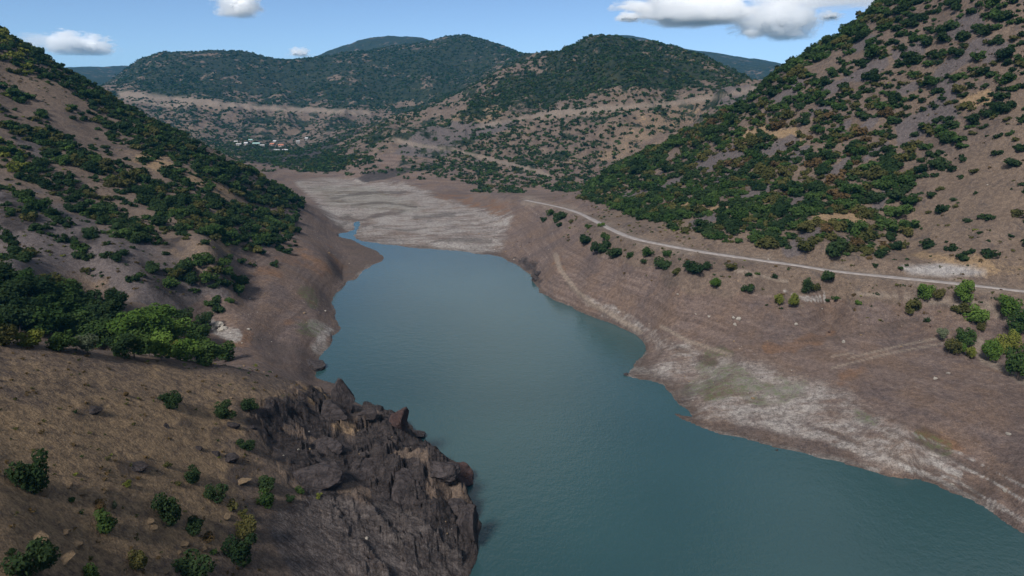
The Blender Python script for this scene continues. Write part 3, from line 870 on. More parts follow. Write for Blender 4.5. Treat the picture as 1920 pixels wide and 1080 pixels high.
def crown(n, rx, ry, rz, leaf, seed, lumps=7, up=.55, shape='round'):
    """leaf quads spread through a lumpy crown standing on z=0; returns verts, faces"""
    g = np.random.default_rng(seed)
    cs = []
    for k in range(lumps):
        a = g.uniform(0, 2 * math.pi); q = math.sqrt(g.uniform(.05, .62))
        zc = g.uniform(.22, .78)
        if shape == 'cone': q *= (1.15 - zc); zc = g.uniform(.12, .9)
        if shape == 'tall': q *= .7; zc = g.uniform(.15, .9)
        cs.append((q * math.cos(a), q * math.sin(a), zc, g.uniform(.30, .50) * (1.15 - .5 * abs(zc - .4))))
    cs.append((0, 0, .45, .5))
    cs = np.array(cs)
    wts = cs[:, 3] ** 2; wts /= wts.sum()
    k = g.choice(len(cs), n, p=wts)
    d = g.normal(size=(n, 3)); d /= np.linalg.norm(d, axis=1)[:, None]
    rad = cs[k, 3] * g.uniform(.55, 1.08, n) ** .6
    p = cs[k, :3].copy()
    p[:, :2] += d[:, :2] * rad[:, None]
    p[:, 2] += d[:, 2] * rad * .55
    p[:, 2] = np.maximum(p[:, 2], .02 + .05 * g.random(n))
    P = p * np.array([rx, ry, rz])
    nrm = d + g.normal(size=(n, 3)) * .55 + np.array([0, 0, .35])
    nrm /= np.linalg.norm(nrm, axis=1)[:, None]
    t1 = np.cross(nrm, g.normal(size=(n, 3))); t1 /= np.linalg.norm(t1, axis=1)[:, None] + 1e-9
    t2 = np.cross(nrm, t1)
    s = leaf * g.uniform(.55, 1.25, n)[:, None]
    asp = g.uniform(.45, .85, n)[:, None]
    q = np.stack([P - t1 * s, P - t2 * s * asp, P + t1 * s, P + t2 * s * asp], 1)
    q[..., 2] = np.maximum(q[..., 2], -.05)
    return q.reshape(-1, 3), np.arange(n * 4).reshape(n, 4)


def trunk(height, r0, lean, seed, limbs=4):
    g = np.random.default_rng(seed)
    vs, fs = [], []

    def tube(p0, p1, ra, rb, seg=4, sides=6):
        base = len(vs)
        p0 = np.array(p0, float); p1 = np.array(p1, float)
        ax = p1 - p0; ax /= np.linalg.norm(ax)
        e1 = np.cross(ax, (0.3, 1, .2)); e1 /= np.linalg.norm(e1); e2 = np.cross(ax, e1)
        for i in range(seg + 1):
            t_ = i / seg
            c = p0 + (p1 - p0) * t_ + (g.normal(size=3) * .04 * height * .2 if 0 < i < seg else 0)
            for k in range(sides):
                an = 2 * math.pi * k / sides
                vs.append(c + (e1 * math.cos(an) + e2 * math.sin(an)) * (ra + (rb - ra) * t_))
        for i in range(seg):
            for k in range(sides):
                a = base + i * sides + k; b = base + i * sides + (k + 1) % sides
                fs.append((a, b, b + sides, a + sides))
    top = (lean * height, lean * .4 * height, height)
    tube((0, 0, -.3), top, r0, r0 * .35, 5)
    for k in range(limbs):
        t_ = g.uniform(.4, .85)
        st = np.array(top) * t_
        an = 2 * math.pi * (k + g.uniform(0, .6)) / limbs
        ln = height * g.uniform(.35, .55)
        tube(st, st + np.array([math.cos(an) * ln * .7, math.sin(an) * ln * .7, ln * .6]), r0 * .45 * (1.1 - t_), r0 * .1, 3, 5)
    return np.array(vs), np.array(fs)


PROTO = {}


def shrub_mesh(tone, var, kind):
    key = (tone, var, kind)
    if key not in PROTO:
        sd_ = hash(key) % 10000 if False else (sum(map(ord, tone + kind)) * 31 + var * 101) % 9973
        if kind == 'spur':      v_, f_ = crown(1500, 1, 1, 1.75, .11, sd_, 9, shape='cone' if var % 2 else 'round')
        elif kind == 'small':   v_, f_ = crown(260, 1, 1, 1.3, .17, sd_, 4)
        elif kind == 'tree':    v_, f_ = crown(1700, 1, 1, 2.0, .11, sd_, 11)
        elif kind == 'tall':    v_, f_ = crown(1500, 1, 1, 2.9, .12, sd_, 11, shape='tall')
        else:                   v_, f_ = crown(700, 1, 1, 1.3, .135, sd_, 5 + var)
        me_ = make_mesh(tone + '_foliage', v_, f_)
        me_.materials.append(LM[tone])
        PROTO[key] = me_
    return PROTO[key]


def trunk_mesh(var):
    key = ('trunk', var)
    if key not in PROTO:
        v_, f_ = trunk(1.0, .055, .06 * (var - 1), 50 + var)
        me_ = make_mesh('trunk', v_, f_); me_.materials.append(BARK)
        PROTO[key] = me_
    return PROTO[key]


def px_size(r, npx, zc=None):
    return npx / FPX * r


VC = [0]


def plant_shrub(name, u, v, wpx, tone, label, cat, group, kind='spur', hscale=1.0):
    """a shrub whose foot is at pixel (u, v) of the ground and which is wpx wide in the photograph"""
    x, y, z, r = hit(u, v)
    dist = math.hypot(r, z - H)
    rad = wpx / FPX * dist * .5 * .95
    VC[0] += 1
    me_ = shrub_mesh(tone, VC[0] % 4, kind)
    o = link(name, me_, None, None, (x, y, z - .08 * rad), random.uniform(0, 6.28), (rad, rad * random.uniform(.9, 1.1), rad * hscale * random.uniform(.95, 1.08)))
    tag(o, label, cat, group)
    TAKEN.append((x, y, rad))
    return o


def plant_tree(name, u, v, wpx, tone, label, cat, group, kind='tree', hscale=1.0, lift=.28):
    x, y, z, r = hit(u, v)
    dist = math.hypot(r, z - H)
    rad = wpx / FPX * dist * .5 * (.74 if 'bank' in name else .92)
    VC[0] += 1
    e = bpy.data.objects.new(name, None); col.objects.link(e)
    e.location = (x, y, z); e.rotation_euler = (0, 0, random.uniform(0, 6.28)); e.empty_display_size = .5
    tag(e, label, cat, group)
    hz = rad * hscale
    th = rad * (lift + 1.0) * hscale
    link('trunk', trunk_mesh(VC[0] % 3), None, e, (0, 0, 0), 0, (th * 1.3, th * 1.3, th))
    link('crown', shrub_mesh(tone, VC[0] % 4, kind), None, e, (0, 0, rad * lift * hscale), 0, (rad, rad * random.uniform(.9, 1.1), hz))
    TAKEN.append((x, y, rad))
    return e


TAKEN = []
ORD1 = 'first second third fourth fifth sixth seventh eighth ninth tenth eleventh twelfth thirteenth fourteenth fifteenth sixteenth seventeenth eighteenth nineteenth twentieth'.split()
TENS = {2: 'twenty', 3: 'thirty', 4: 'forty', 5: 'fifty', 6: 'sixty', 7: 'seventy', 8: 'eighty', 9: 'ninety'}


def ordinal(k):
    if k <= 20: return ORD1[k - 1]
    if k % 10 == 0: return TENS[k // 10][:-1] + 'ieth'
    return TENS[k // 10] + '-' + ORD1[k % 10 - 1]


TONE_WORD = {'dark': 'dark green', 'mid': 'mid green', 'bright': 'bright green', 'yellow': 'yellow green', 'olive': 'olive', 'brown': 'brownish', 'grey': 'grey green'}


def label_rows(items, noun):
    """items: (object, u, tone, place); labels by colour and place, counted from the left where several match"""
    sets = {}
    for o, u, tone, place in items:
        sets.setdefault((tone, place), []).append((u, o))
    for (tone, place), lst in sets.items():
        lst.sort(key=lambda p: p[0])
        for k, (u, o) in enumerate(lst):
            wd = TONE_WORD[tone]
            if len(lst) == 1: o['label'] = 'only %s %s %s' % (wd, noun, place)
            else: o['label'] = '%s %s %s from the left, %s' % (ordinal(k + 1), wd, noun, place)


# ------------------------------------------------------------------ shrubs on the dry spur in front, each described by hand
G_SPUR = 'shrubs scattered over the dry spur'
for u, v, wpx, tone, kind, hs, lab in (
        (66, 916, 68, 'dark', 'spur', .95, 'broad dark green shrub at the outer edge of the dry spur, above the pale slabs'),
        (326, 763, 40, 'dark', 'spur', .9, 'round dark shrub standing alone just below the grassy crest of the spur'),
        (418, 781, 40, 'dark', 'spur', .85, 'dark green shrub below the crest, larger of two neighbours near grey rock'),
        (462, 768, 36, 'dark', 'spur', .8, 'dark green shrub below the crest, smaller and higher of two neighbours'),
        (362, 902, 33, 'dark', 'spur', .95, 'small dark shrub in the middle of the spur above a round bush'),
        (407, 936, 38, 'dark', 'spur', .9, 'dark pointed shrub in mid spur between two taller dark bushes'),
        (317, 978, 55, 'dark', 'spur', 1.0, 'large conical dark shrub at the centre of the lower spur'),
        (368, 996, 40, 'dark', 'spur', .95, 'narrow dark shrub close beside the large conical one on the spur'),
        (455, 1054, 58, 'dark', 'spur', 1.05, 'tall conical dark shrub beside the grey streaked rock slope'),
        (62, 1084, 70, 'dark', 'spur', 1.0, 'big dark green bush in the bottom corner of the spur'),
        (200, 997, 46, 'mid', 'spur', .9, 'mid green bush with a yellowish crown below the brown one'),
        (502, 916, 42, 'dark', 'spur', .85, 'upper dark shrub of a pair beside the dark rock wall'),
        (500, 948, 40, 'mid', 'spur', .9, 'lower green shrub of a pair beside the dark rock wall'),
        (458, 843, 32, 'dark', 'spur', .8, 'small dark shrub amid boulders where the spur begins to fall'),
        (462, 1006, 46, 'olive', 'spur', .9, 'olive shrub just above the tall conical bush by the rock slope'),
        (241, 915, 18, 'yellow', 'small', 1.1, 'tiny yellow green shrub beside a dark boulder on the spur'),
        (262, 1066, 42, 'olive', 'spur', .8, 'low olive shrub among pale stones at the foot of the picture'),
        (368, 1086, 70, 'dark', 'spur', .8, 'wide dark bush cut by the bottom edge below the spur'),
        (172, 1088, 38, 'mid', 'spur', .8, 'green bush at the bottom edge between two larger dark bushes'),
        (543, 942, 22, 'dark', 'small', 1.0, 'little dark shrub at the foot of the dark rock wall'),
        (563, 925, 22, 'mid', 'small', 1.1, 'little green shrub tucked against the dark rock wall'),
        (440, 956, 30, 'olive', 'small', 1.0, 'small olive shrub on open ground above the olive cluster'),
        (402, 1040, 18, 'mid', 'small', 1.0, 'very small green tuft next to the tall conical bush'),
        (236, 743, 15, 'brown', 'small', 1.1, 'tiny brown shrub near the crest of the grassy spur'),
        (335, 912, 17, 'olive', 'small', 1.0, 'tiny olive shrub beside the small dark shrub in mid spur'),
        (215, 956, 13, 'grey', 'small', 2.0, 'thin upright grey green shrub above the yellowish bush'),
        (137, 940, 15, 'mid', 'small', 1.2, 'tiny green shrub under pale stones near the broad dark bush'),
        (190, 956, 32, 'brown', 'small', .9, 'low brownish shrub just above the yellowish green bush'),
        (455, 968, 28, 'olive', 'small', 1.0, 'second olive shrub of the cluster beside the streaked rock'),
        (20, 1040, 17, 'dark', 'small', 1.0, 'small dark shrub by the edge above the big corner bush'),
        (390, 1012, 28, 'brown', 'small', .9, 'brownish shrub between the narrow and the tall dark bushes'),
        (142, 775, 10, 'dark', 'small', 1.0, 'dark speck of a shrub high on the grassy part of the spur'),
        (311, 876, 18, 'olive', 'small', .8, 'flat olive shrub under the grey boulder of the mid spur'),
        (597, 932, 14, 'yellow', 'small', .9, 'tiny yellowish shrub on top of the streaked rock slope')):
    plant_shrub('spur_shrub', u, v, wpx, tone, lab, 'shrub', G_SPUR, kind, hs)

# ------------------------------------------------------------------ the grove in the gully behind the spur
rows = []
G_GROVE = 'trees of the grove behind the dry spur'
for u, v, wpx, tone in ((20, 578, 62, 'dark'), (68, 566, 58, 'dark'), (112, 588, 62, 'dark'), (160, 592, 62, 'dark'), (40, 622, 62, 'dark'), (95, 628, 66, 'dark'), (150, 634, 60, 'mid'), (205, 606, 56, 'dark'), (190, 648, 62, 'mid'),
                        (242, 640, 62, 'bright'), (288, 634, 66, 'bright'), (332, 642, 62, 'bright'), (252, 672, 58, 'mid'), (302, 674, 60, 'bright'), (350, 676, 58, 'bright'), (396, 684, 58, 'mid'), (418, 676, 44, 'dark'), (372, 642, 50, 'mid'),
                        (226, 580, 44, 'dark'), (18, 650, 46, 'olive'), (62, 652, 40, 'yellow'), (120, 658, 44, 'mid'), (166, 664, 42, 'grey'), (90, 592, 50, 'dark'), (50, 545, 46, 'dark'), (100, 548, 40, 'olive'), (138, 562, 48, 'dark'),
                        (344, 606, 36, 'dark'), (262, 612, 46, 'bright'), (310, 612, 50, 'bright'), (375, 668, 48, 'dark'), (-20, 600, 64, 'dark'), (-25, 560, 60, 'dark'), (-20, 640, 60, 'mid'), (225, 668, 46, 'dark'), (280, 668, 46, 'mid'),
                        (330, 672, 44, 'yellow'), (20, 535, 50, 'dark'), (60, 606, 56, 'dark'), (130, 606, 56, 'dark'), (176, 618, 52, 'dark'), (215, 636, 50, 'dark'), (384, 612, 30, 'dark')):
    tone = 'mid' if tone == 'dark' and (int(u) // 10) % 2 else tone
    o = plant_tree('grove_tree', u, v, wpx, tone, None, 'tree', G_GROVE, 'tree', .78, .16)
    place = 'in the back row of the grove' if v < 600 else ('in the middle of the gully grove' if v < 650 else 'fronting the grove behind the spur')
    rows.append((o, u, tone, place))
label_rows(rows, 'tree')

# ------------------------------------------------------------------ trees and shrubs of the right bank
rows = []
G_BANK = 'trees on the right bank below the road'
for u, v, wpx, tone, kind, hs, place in (
        (1735, 566, 36, 'mid', 'tree', 1.1, 'just below the road, beside a yellowish tree'), (1758, 566, 28, 'olive', 'tree', 1.0, 'just below the road'), (1803, 575, 38, 'mid', 'tree', 1.4, 'taller than its neighbours, just below the road'),
        (1832, 610, 42, 'mid', 'tree', 1.0, 'standing alone beside the pale track'), (1889, 600, 42, 'bright', 'tree', 1.2, 'with a pale crown above the track'), (1914, 626, 46, 'dark', 'tree', 1.1, 'at the far end of the track'),
        (1810, 652, 38, 'dark', 'tree', 1.1, 'within the bend of the track'), (1766, 640, 24, 'grey', 'tree', 1.1, 'at the outer edge of the bank thicket'), (1778, 664, 38, 'olive', 'tree', .9, 'at the outer edge of the bank thicket'),
        (1795, 660, 30, 'mid', 'tree', .8, 'at the outer edge of the bank thicket'), (1816, 672, 22, 'yellow', 'tree', 1.2, 'below the bend of the track'), (1851, 676, 42, 'mid', 'tree', 1.15, 'on the inner side of the bending track'),
        (1876, 662, 34, 'yellow', 'tree', 1.2, 'at the heart of the bank thicket'), (1898, 660, 34, 'yellow', 'tall', .8, 'at the heart of the bank thicket'), (1908, 712, 56, 'dark', 'tree', 1.2, 'beside the track where it leaves the picture'),
        (1895, 640, 24, 'dark', 'tree', 1.1, 'beyond the yellow trees of the thicket'), (1838, 622, 18, 'olive', 'tall', .8, 'under the lone tree by the track'), (1940, 676, 50, 'mid', 'tree', 1.1, 'beside the track where it leaves the picture'),
        (1457, 572, 26, 'yellow', 'tree', 1.05, 'of the bright pair on the drawdown edge'), (1487, 576, 30, 'yellow', 'tree', 1.1, 'of the bright pair on the drawdown edge'), (1513, 552, 32, 'dark', 'tall', .8, 'rising behind the bright pair'),
        (1340, 542, 30, 'bright', 'tree', .95, 'alone on the bare bank below roadside bushes')):
    tone = {'dark': 'mid', 'mid': 'bright'}.get(tone, tone) if u > 1700 else tone
    o = plant_tree('bank_tree', u, v, wpx, tone, None, 'tree', G_BANK, kind, hs, .25)
    rows.append((o, u, tone, place))
label_rows(rows, 'tree')

rows = []
G_ROADSIDE = 'shrubs between the road and the bare bank'
for u, v, wpx, tone, place in (
        (1097, 458, 36, 'dark', 'in the dark clump under the road bend'), (1125, 472, 40, 'dark', 'in the dark clump under the road bend'), (1155, 482, 36, 'dark', 'in the dark clump under the road bend'), (1181, 484, 20, 'mid', 'below the road bend'),
        (1138, 448, 22, 'mid', 'below the road bend'), (1104, 428, 16, 'mid', 'touching the lower edge of the road bend'), (1128, 425, 16, 'bright', 'touching the lower edge of the road bend'), (1213, 478, 26, 'mid', 'on the slope under the straight road'),
        (1240, 502, 38, 'dark', 'on the slope under the straight road'), (1268, 516, 24, 'olive', 'on the slope under the straight road'), (1208, 494, 16, 'dark', 'on the slope under the straight road'), (1252, 480, 20, 'mid', 'on the slope under the straight road'),
        (1018, 416, 18, 'dark', 'in the small thicket below the road start'), (1042, 416, 26, 'dark', 'in the small thicket below the road start'), (1056, 410, 24, 'dark', 'in the small thicket below the road start'), (1032, 404, 20, 'mid', 'in the small thicket below the road start'),
        (1047, 426, 18, 'dark', 'in the small thicket below the road start'), (1072, 418, 14, 'olive', 'in the small thicket below the road start'), (1302, 514, 44, 'dark', 'at the top of the bare bank'), (1322, 504, 24, 'dark', 'at the top of the bare bank'),
        (1372, 506, 26, 'olive', 'at the top of the bare bank'), (1400, 546, 24, 'dark', 'alone on the bare bank'), (1402, 518, 14, 'dark', 'at the top of the bare bank'), (1422, 516, 12, 'mid', 'at the top of the bare bank'),
        (1454, 522, 16, 'dark', 'beside the road halfway along'), (1556, 526, 30, 'dark', 'beside the road halfway along'), (1532, 544, 24, 'olive', 'behind the bright pair of trees'), (1550, 566, 14, 'dark', 'past the bright pair of trees'),
        (1568, 563, 17, 'mid', 'past the bright pair of trees'), (1612, 572, 16, 'bright', 'past the bright pair of trees'), (1600, 556, 12, 'brown', 'past the bright pair of trees'), (1706, 584, 36, 'olive', 'low on the flat beside faint tracks'),
        (1740, 604, 14, 'dark', 'low on the flat beside faint tracks'), (1800, 590, 34, 'olive', 'low on the flat beside faint tracks'), (1632, 487, 14, 'brown', 'standing at the road shoulder'), (1690, 505, 12, 'mid', 'at the tip of the pale gravel patch'),
        (1640, 500, 12, 'dark', 'standing at the road shoulder'), (1436, 574, 8, 'dark', 'tiny and dark on the bare bank'), (1464, 580, 8, 'dark', 'tiny and dark on the bare bank')):
    o = plant_shrub('roadside_shrub', u, v, wpx, tone, None, 'shrub', G_ROADSIDE, 'small' if wpx < 20 else 'hill', 1.0)
    rows.append((o, u, tone, place))
label_rows(rows, 'shrub')

# ------------------------------------------------------------------ scrub on the two near hills: 300 shrubs of their own, the rest one mass
g = np.random.default_rng(77)
N = 60000
ca = g.uniform(-.74, .76, N)
cr = np.sqrt(g.uniform(165 ** 2, 660 ** 2, N))
cx, cy = cr * np.sin(ca), cr * np.cos(ca)
cz = ground(cx, cy)
cu, cv = project(cx, cy, cz)
DEN = np.zeros(N)
right = inside(cu, cv, RIGHT_HILL) & (cr < 560)
sparse = inside(cu, cv, RIGHT_SPARSE) & (cr < 560)
th = math.radians(-31)
al = cu * math.cos(th) + cv * math.sin(th); ac = -cu * math.sin(th) + cv * math.cos(th)
str_r = fbm(al / 85, ac / 17, 4, 301)
DEN[right] = .97 * smooth(-.62, -.26, str_r[right])
for i, (pts, wd) in enumerate(GAPS):
    d_, _ = seg_dist(cu, cv, pts)
    DEN *= np.where(cr < 560, smooth(wd * .42, wd * .62, d_), 1)
DEN[sparse] = .17 * smooth(-.2, .3, str_r[sparse]) + .05
DEN[sparse & (cv > 470)] = .04
rd_, _ = seg_dist(cx, cy, rx)
th = math.radians(27)
al = cu * math.cos(th) + cv * math.sin(th); ac = -cu * math.sin(th) + cv * math.cos(th)
str_l = fbm(al / 80, ac / 15, 4, 331)
left = inside(cu, cv, LEFT_HILL) & (ca < -.1)
DEN[left] = .34 * smooth(-.05, .35, str_l[left]) + .05
for b in (BAND_SKY, BAND_UP, BAND_OLIVE, BAND_LOW, BAND_GULLY):
    ins = inside(cu + fbm(cu / 20, cv / 20, 3, 5) * 10, cv + fbm(cu / 20, cv / 20, 3, 9) * 10, b) & (ca < -.1)
    DEN[ins] = .98 * smooth(-.75, -.3, str_l[ins])
upl = left & (cv < 260) & (DEN < .3) & (cu < 160)
DEN[upl] = .5 * smooth(-.05, .25, str_l[upl])
out_l = (ca < 0) & ((cu < -5) | (cv < -5)) & (cr < 640) & (cz > 26); DEN[out_l] = .4 * smooth(-.1, .3, str_l[out_l])
out_r = (ca > 0.3) & ((cu > 1925) | (cv < -5)) & (cr < 600) & (cz > 30); DEN[out_r] = .7 * smooth(-.3, .1, str_r[out_r])
DEN[(rd_ < 7)] = 0
DEN[cz < 6] = 0
ok = g.random(N) < DEN
ids = np.nonzero(ok)[0]
rad_all = np.where(ca > 0, g.uniform(1.7, 4.6, N), g.uniform(1.5, 4.2, N)) * (.75 + .5 * vnoise(cx / 25, cy / 25, 5))
rad_all = np.where(sparse & (g.random(N) < .5), rad_all * .55, rad_all)
rad_all = np.where(left & (DEN < .3), rad_all * g.uniform(.35, .95, N), rad_all)
rad_all *= np.where(g.random(N) < .25, .55, 1.0)
cell = {}
acc = []
for i in ids:
    kx, ky = int(cx[i] // 6), int(cy[i] // 6)
    bad = False
    for a in (-1, 0, 1):
        for b in (-1, 0, 1):
            for j in cell.get((kx + a, ky + b), ()):
                if (cx[i] - cx[j]) ** 2 + (cy[i] - cy[j]) ** 2 < (np.where(ca[i] > 0, .41, .45) * (rad_all[i] + rad_all[j])) ** 2:
                    bad = True; break
            if bad: break
        if bad: break
    if bad: continue
    if any((cx[i] - t_[0]) ** 2 + (cy[i] - t_[1]) ** 2 < (rad_all[i] * .5 + t_[2] * .8) ** 2 for t_ in TAKEN): continue
    cell.setdefault((kx, ky), []).append(i); acc.append(i)
acc = np.array(acc)


def tone_of(i):
    q = random.random()
    n_ = vnoise(cx[i:i + 1] / 30, cy[i:i + 1] / 30, 77)[0]
    if ca[i] > 0:
        if sparse[i]: return 'dark' if q < .75 else ('mid' if q < .9 else 'olive')
        if cv[i] > 215 and 1240 < cu[i] < 1720 and n_ > .36: return 'olive' if q < .34 else ('brown' if q < .42 else ('mid' if q < .7 else 'dark'))
        return 'dark' if q < .5 else ('mid' if q < .88 else 'olive')
    if inside(cu[i:i + 1], cv[i:i + 1], BAND_OLIVE)[0] and n_ > .4: return 'olive' if q < .34 else ('mid' if q < .72 else ('bright' if q < .78 else 'dark'))
    if cv[i] < 330 and cu[i] < 60 and q < .35: return 'yellow'
    return 'dark' if q < .66 else ('mid' if q < .9 else 'olive')


wpx_ = 2 * rad_all[acc] * FPX / np.hypot(cr[acc], cz[acc] - H)
inframe = (cu[acc] > 4) & (cu[acc] < 1916) & (cv[acc] > 8) & (cv[acc] < 1070)
order_ = acc[np.argsort(-wpx_ - 1000 * inframe)]
solo = []
for i in order_:
    if len(solo) >= 300: break
    if not (4 < cu[i] < 1916 and 8 < cv[i] < 1070): break
    _, _, _, rh = hit(float(cu[i]), float(cv[i]) - 6)
    if rh > cr[i] * .97: solo.append(i)
solo_set = set(solo)
road_px = [(p[0], p[1]) for p in ROAD]
rows = []
for i in solo:
    tone = tone_of(i)
    me_ = shrub_mesh(tone, random.randrange(4), 'hill')
    rr_ = rad_all[i]
    o = link('hillside_shrub', me_, None, None, (cx[i], cy[i], cz[i] - .25 * rr_), random.uniform(0, 6.28), (rr_, rr_ * random.uniform(.85, 1.15), rr_ * random.uniform(.8, 1.1)))
    u_, v_ = float(cu[i]), float(cv[i])
    if ca[i] > 0:
        d_ = float(seg_dist(cu[i:i + 1], cv[i:i + 1], road_px)[0][0])
        if sparse[i]: place = 'on the bare dry flank, ' + ('high up' if v_ < 300 else ('halfway down' if v_ < 400 else 'close above the road'))
        elif d_ < 45: place = 'lining the upper side of the road'
        else:
            place = ('near the top of' if v_ < 130 else 'high up' if v_ < 220 else 'halfway up' if v_ < 300 else 'below halfway on' if v_ < 380 else 'near the foot of') + ' the steep right hill'
        gr = 'shrubs on the steep right hill'
    else:
        place = None
        for b, nm in ((BAND_SKY, 'along the left hill skyline'), (BAND_UP, 'in the topmost band of the left hill'), (BAND_OLIVE, 'in the broad olive band of the left hill'), (BAND_LOW, 'in the lower band of the left hill'), (BAND_GULLY, 'in the gully clump above the lake')):
            if inside(cu[i:i + 1], cv[i:i + 1], b)[0]: place = nm
        if place is None: place = 'strewn over the bare left hillside, ' + ('high up' if v_ < 260 else 'halfway up' if v_ < 400 else 'low down')
        gr = 'shrubs on the left hill'
    tag(o, None, 'shrub', gr)
    rows.append((o, u_, tone, place))
label_rows(rows, 'shrub')

# everything else that grows on these hills, too many to count
def mass(name, pts, quads, leaf, per_tone, hz=1.2):
    """one mesh of many leaf clumps; pts rows: x, y, z, radius, tone index"""
    protos = []
    for k in range(8):
        v_, f_ = crown(quads, 1, 1, hz, leaf, 900 + k, 5)
        protos.append(v_)
    tones = list(per_tone)
    vs, mats = [], []
    for p in pts:
        v_ = protos[random.randrange(8)]
        a = random.uniform(0, 6.28); c_, s_ = math.cos(a), math.sin(a)
        q = np.empty_like(v_)
        q[:, 0] = (v_[:, 0] * c_ - v_[:, 1] * s_) * p[3] + p[0]
        q[:, 1] = (v_[:, 0] * s_ + v_[:, 1] * c_) * p[3] + p[1]
        q[:, 2] = v_[:, 2] * p[3] * random.uniform(.8, 1.1) + p[2] - .25 * p[3]
        vs.append(q); mats.append(np.full(quads, int(p[4]), np.int32))
    V_ = np.concatenate(vs)
    me_ = make_mesh(name, V_, np.arange(len(V_)).reshape(-1, 4))
    for t_ in tones: me_.materials.append(MASSM[t_])
    me_.polygons.foreach_set('material_index', np.concatenate(mats))
    o = link(name, me_)
    o['kind'] = 'stuff'
    return o


MASSM = {
    'dark': leaf_material('scrub_dark_leaves', (.014, .028, .013, 1), (.040, .062, .024, 1), False),
    'mid': leaf_material('scrub_green_leaves', (.022, .045, .014, 1), (.062, .098, .030, 1), False),
    'olive': leaf_material('scrub_olive_leaves', (.045, .050, .018, 1), (.105, .095, .035, 1), False),
    'brown': leaf_material('scrub_brown_leaves', (.06, .042, .022, 1), (.13, .085, .04, 1), False),
    'bright': leaf_material('scrub_light_leaves', (.045, .085, .018, 1), (.105, .165, .035, 1), False),
    'yellow': leaf_material('scrub_yellow_leaves', (.085, .105, .022, 1), (.20, .20, .045, 1), False),
}
TK = list(MASSM)
rest = [(cx[i], cy[i], cz[i], rad_all[i], TK.index(tone_of(i))) for i in acc if i not in solo_set]
mass('hillside_scrub', rest, 190, .24, TK)

# small tussocks and seedlings sprinkled over the near slopes
N2 = 46000
ta = g.uniform(-.74, .74, N2); tr_ = np.sqrt(g.uniform(60 ** 2, 520 ** 2, N2))
tx, ty = tr_ * np.sin(ta), tr_ * np.cos(ta); tz = ground(tx, ty)
tu, tv = project(tx, ty, tz)
trd, _ = seg_dist(tx, ty, rx)
tn = fbm(tx / 30, ty / 30, 4, 404)
td = np.where(tz > 20, .30, np.where((tz > 15), .12, 0)) * smooth(-.3, .3, tn)
tspur = inside(tu, tv, [(-200, 650), (0, 640), (430, 692), (560, 722), (560, 860), (480, 1000), (500, 1200), (-200, 1200)]) & (tr_ < 160) & (ta < 0)
td = np.where(tspur, .6 * smooth(-.5, .2, tn), td)
td[trd < 4] = 0
tk = np.nonzero(g.random(N2) < td)[0]
tus = [(tx[i], ty[i], tz[i], (g.uniform(.18, .5) if tspur[i] else g.uniform(.35, 1.0)), g.choice([0, 2, 3, 5], p=[.35, .3, .3, .05]) if not tspur[i] else g.choice([0, 2, 3, 5], p=[.12, .38, .45, .05])) for i in tk]
mass('dry_tussock_grass', tus, 30, .36, TK, 1.0)

# scrub of the far hills
N3 = 120000
fa = g.uniform(-.70, .62, N3); fr = np.exp(g.uniform(math.log(560), math.log(2350), N3))
fx_, fy_ = fr * np.sin(fa), fr * np.cos(fa); fz = ground(fx_, fy_)
fu, fv = project(fx_, fy_, fz)
fn = fbm(fx_ / 70, fy_ / 70, 4, 505) + .6 * fbm(fx_ / 260, fy_ / 260, 3, 515)
fd = np.where(fz > 12, .34, np.where(fz > 6, .10, 0)) * smooth(-.25, .35, fn)
for pts, q in ((FAR_HILL, .75), (MID_TOP, .8), (VALLEY, .55), (MID_LOW, .5), ([(1120, 260), (1300, 170), (1400, 185), (1290, 250), (1150, 318)], .5), ([(860, 280), (930, 240), (1000, 225), (960, 260), (880, 290)], .6)):
    ins = inside(fu, fv, pts); fd[ins] = q * (.3 + .7 * smooth(-.5, .2, fn[ins]))
ins = inside(fu, fv, [(560, 322), (600, 295), (680, 290), (720, 300), (640, 322)]); fd[ins] = .9
ins = inside(fu, fv, [(700, 300), (770, 250), (850, 235), (900, 240), (820, 300), (740, 320)]); fd[ins] *= .15
ins = inside(fu, fv, [(880, 360), (920, 335), (960, 335), (990, 350), (985, 362), (930, 362)]) & (fr < 900); fd[ins] = .4
rc_ = np.zeros(N3)
for pts in ([(225, 175), (330, 186), (480, 202), (640, 209), (690, 212)], [(740, 262), (790, 274), (850, 280), (900, 295), (1010, 322), (1040, 336)], [(900, 238), (960, 225), (1040, 212), (1250, 195), (1330, 185), (1420, 166)]):
    d_, _ = seg_dist(fu, fv, pts); fd *= smooth(2.5, 5, d_)
fd[(fa > .17) & (fr < 620)] = 0
fd *= (fr / 900) ** .3
fk = np.nonzero(g.random(N3) < fd * .8)[0]
far = [(fx_[i], fy_[i], fz[i], g.uniform(1.5, 3.6) * (.8 + .35 * fr[i] / 1500), g.choice([0, 1, 2], p=[.66, .26, .08])) for i in fk]
mass('far_hill_scrub', far, 26, .42, TK)
print('solo', len(solo), 'rest', len(rest), 'tussock', len(tus), 'far', len(far))


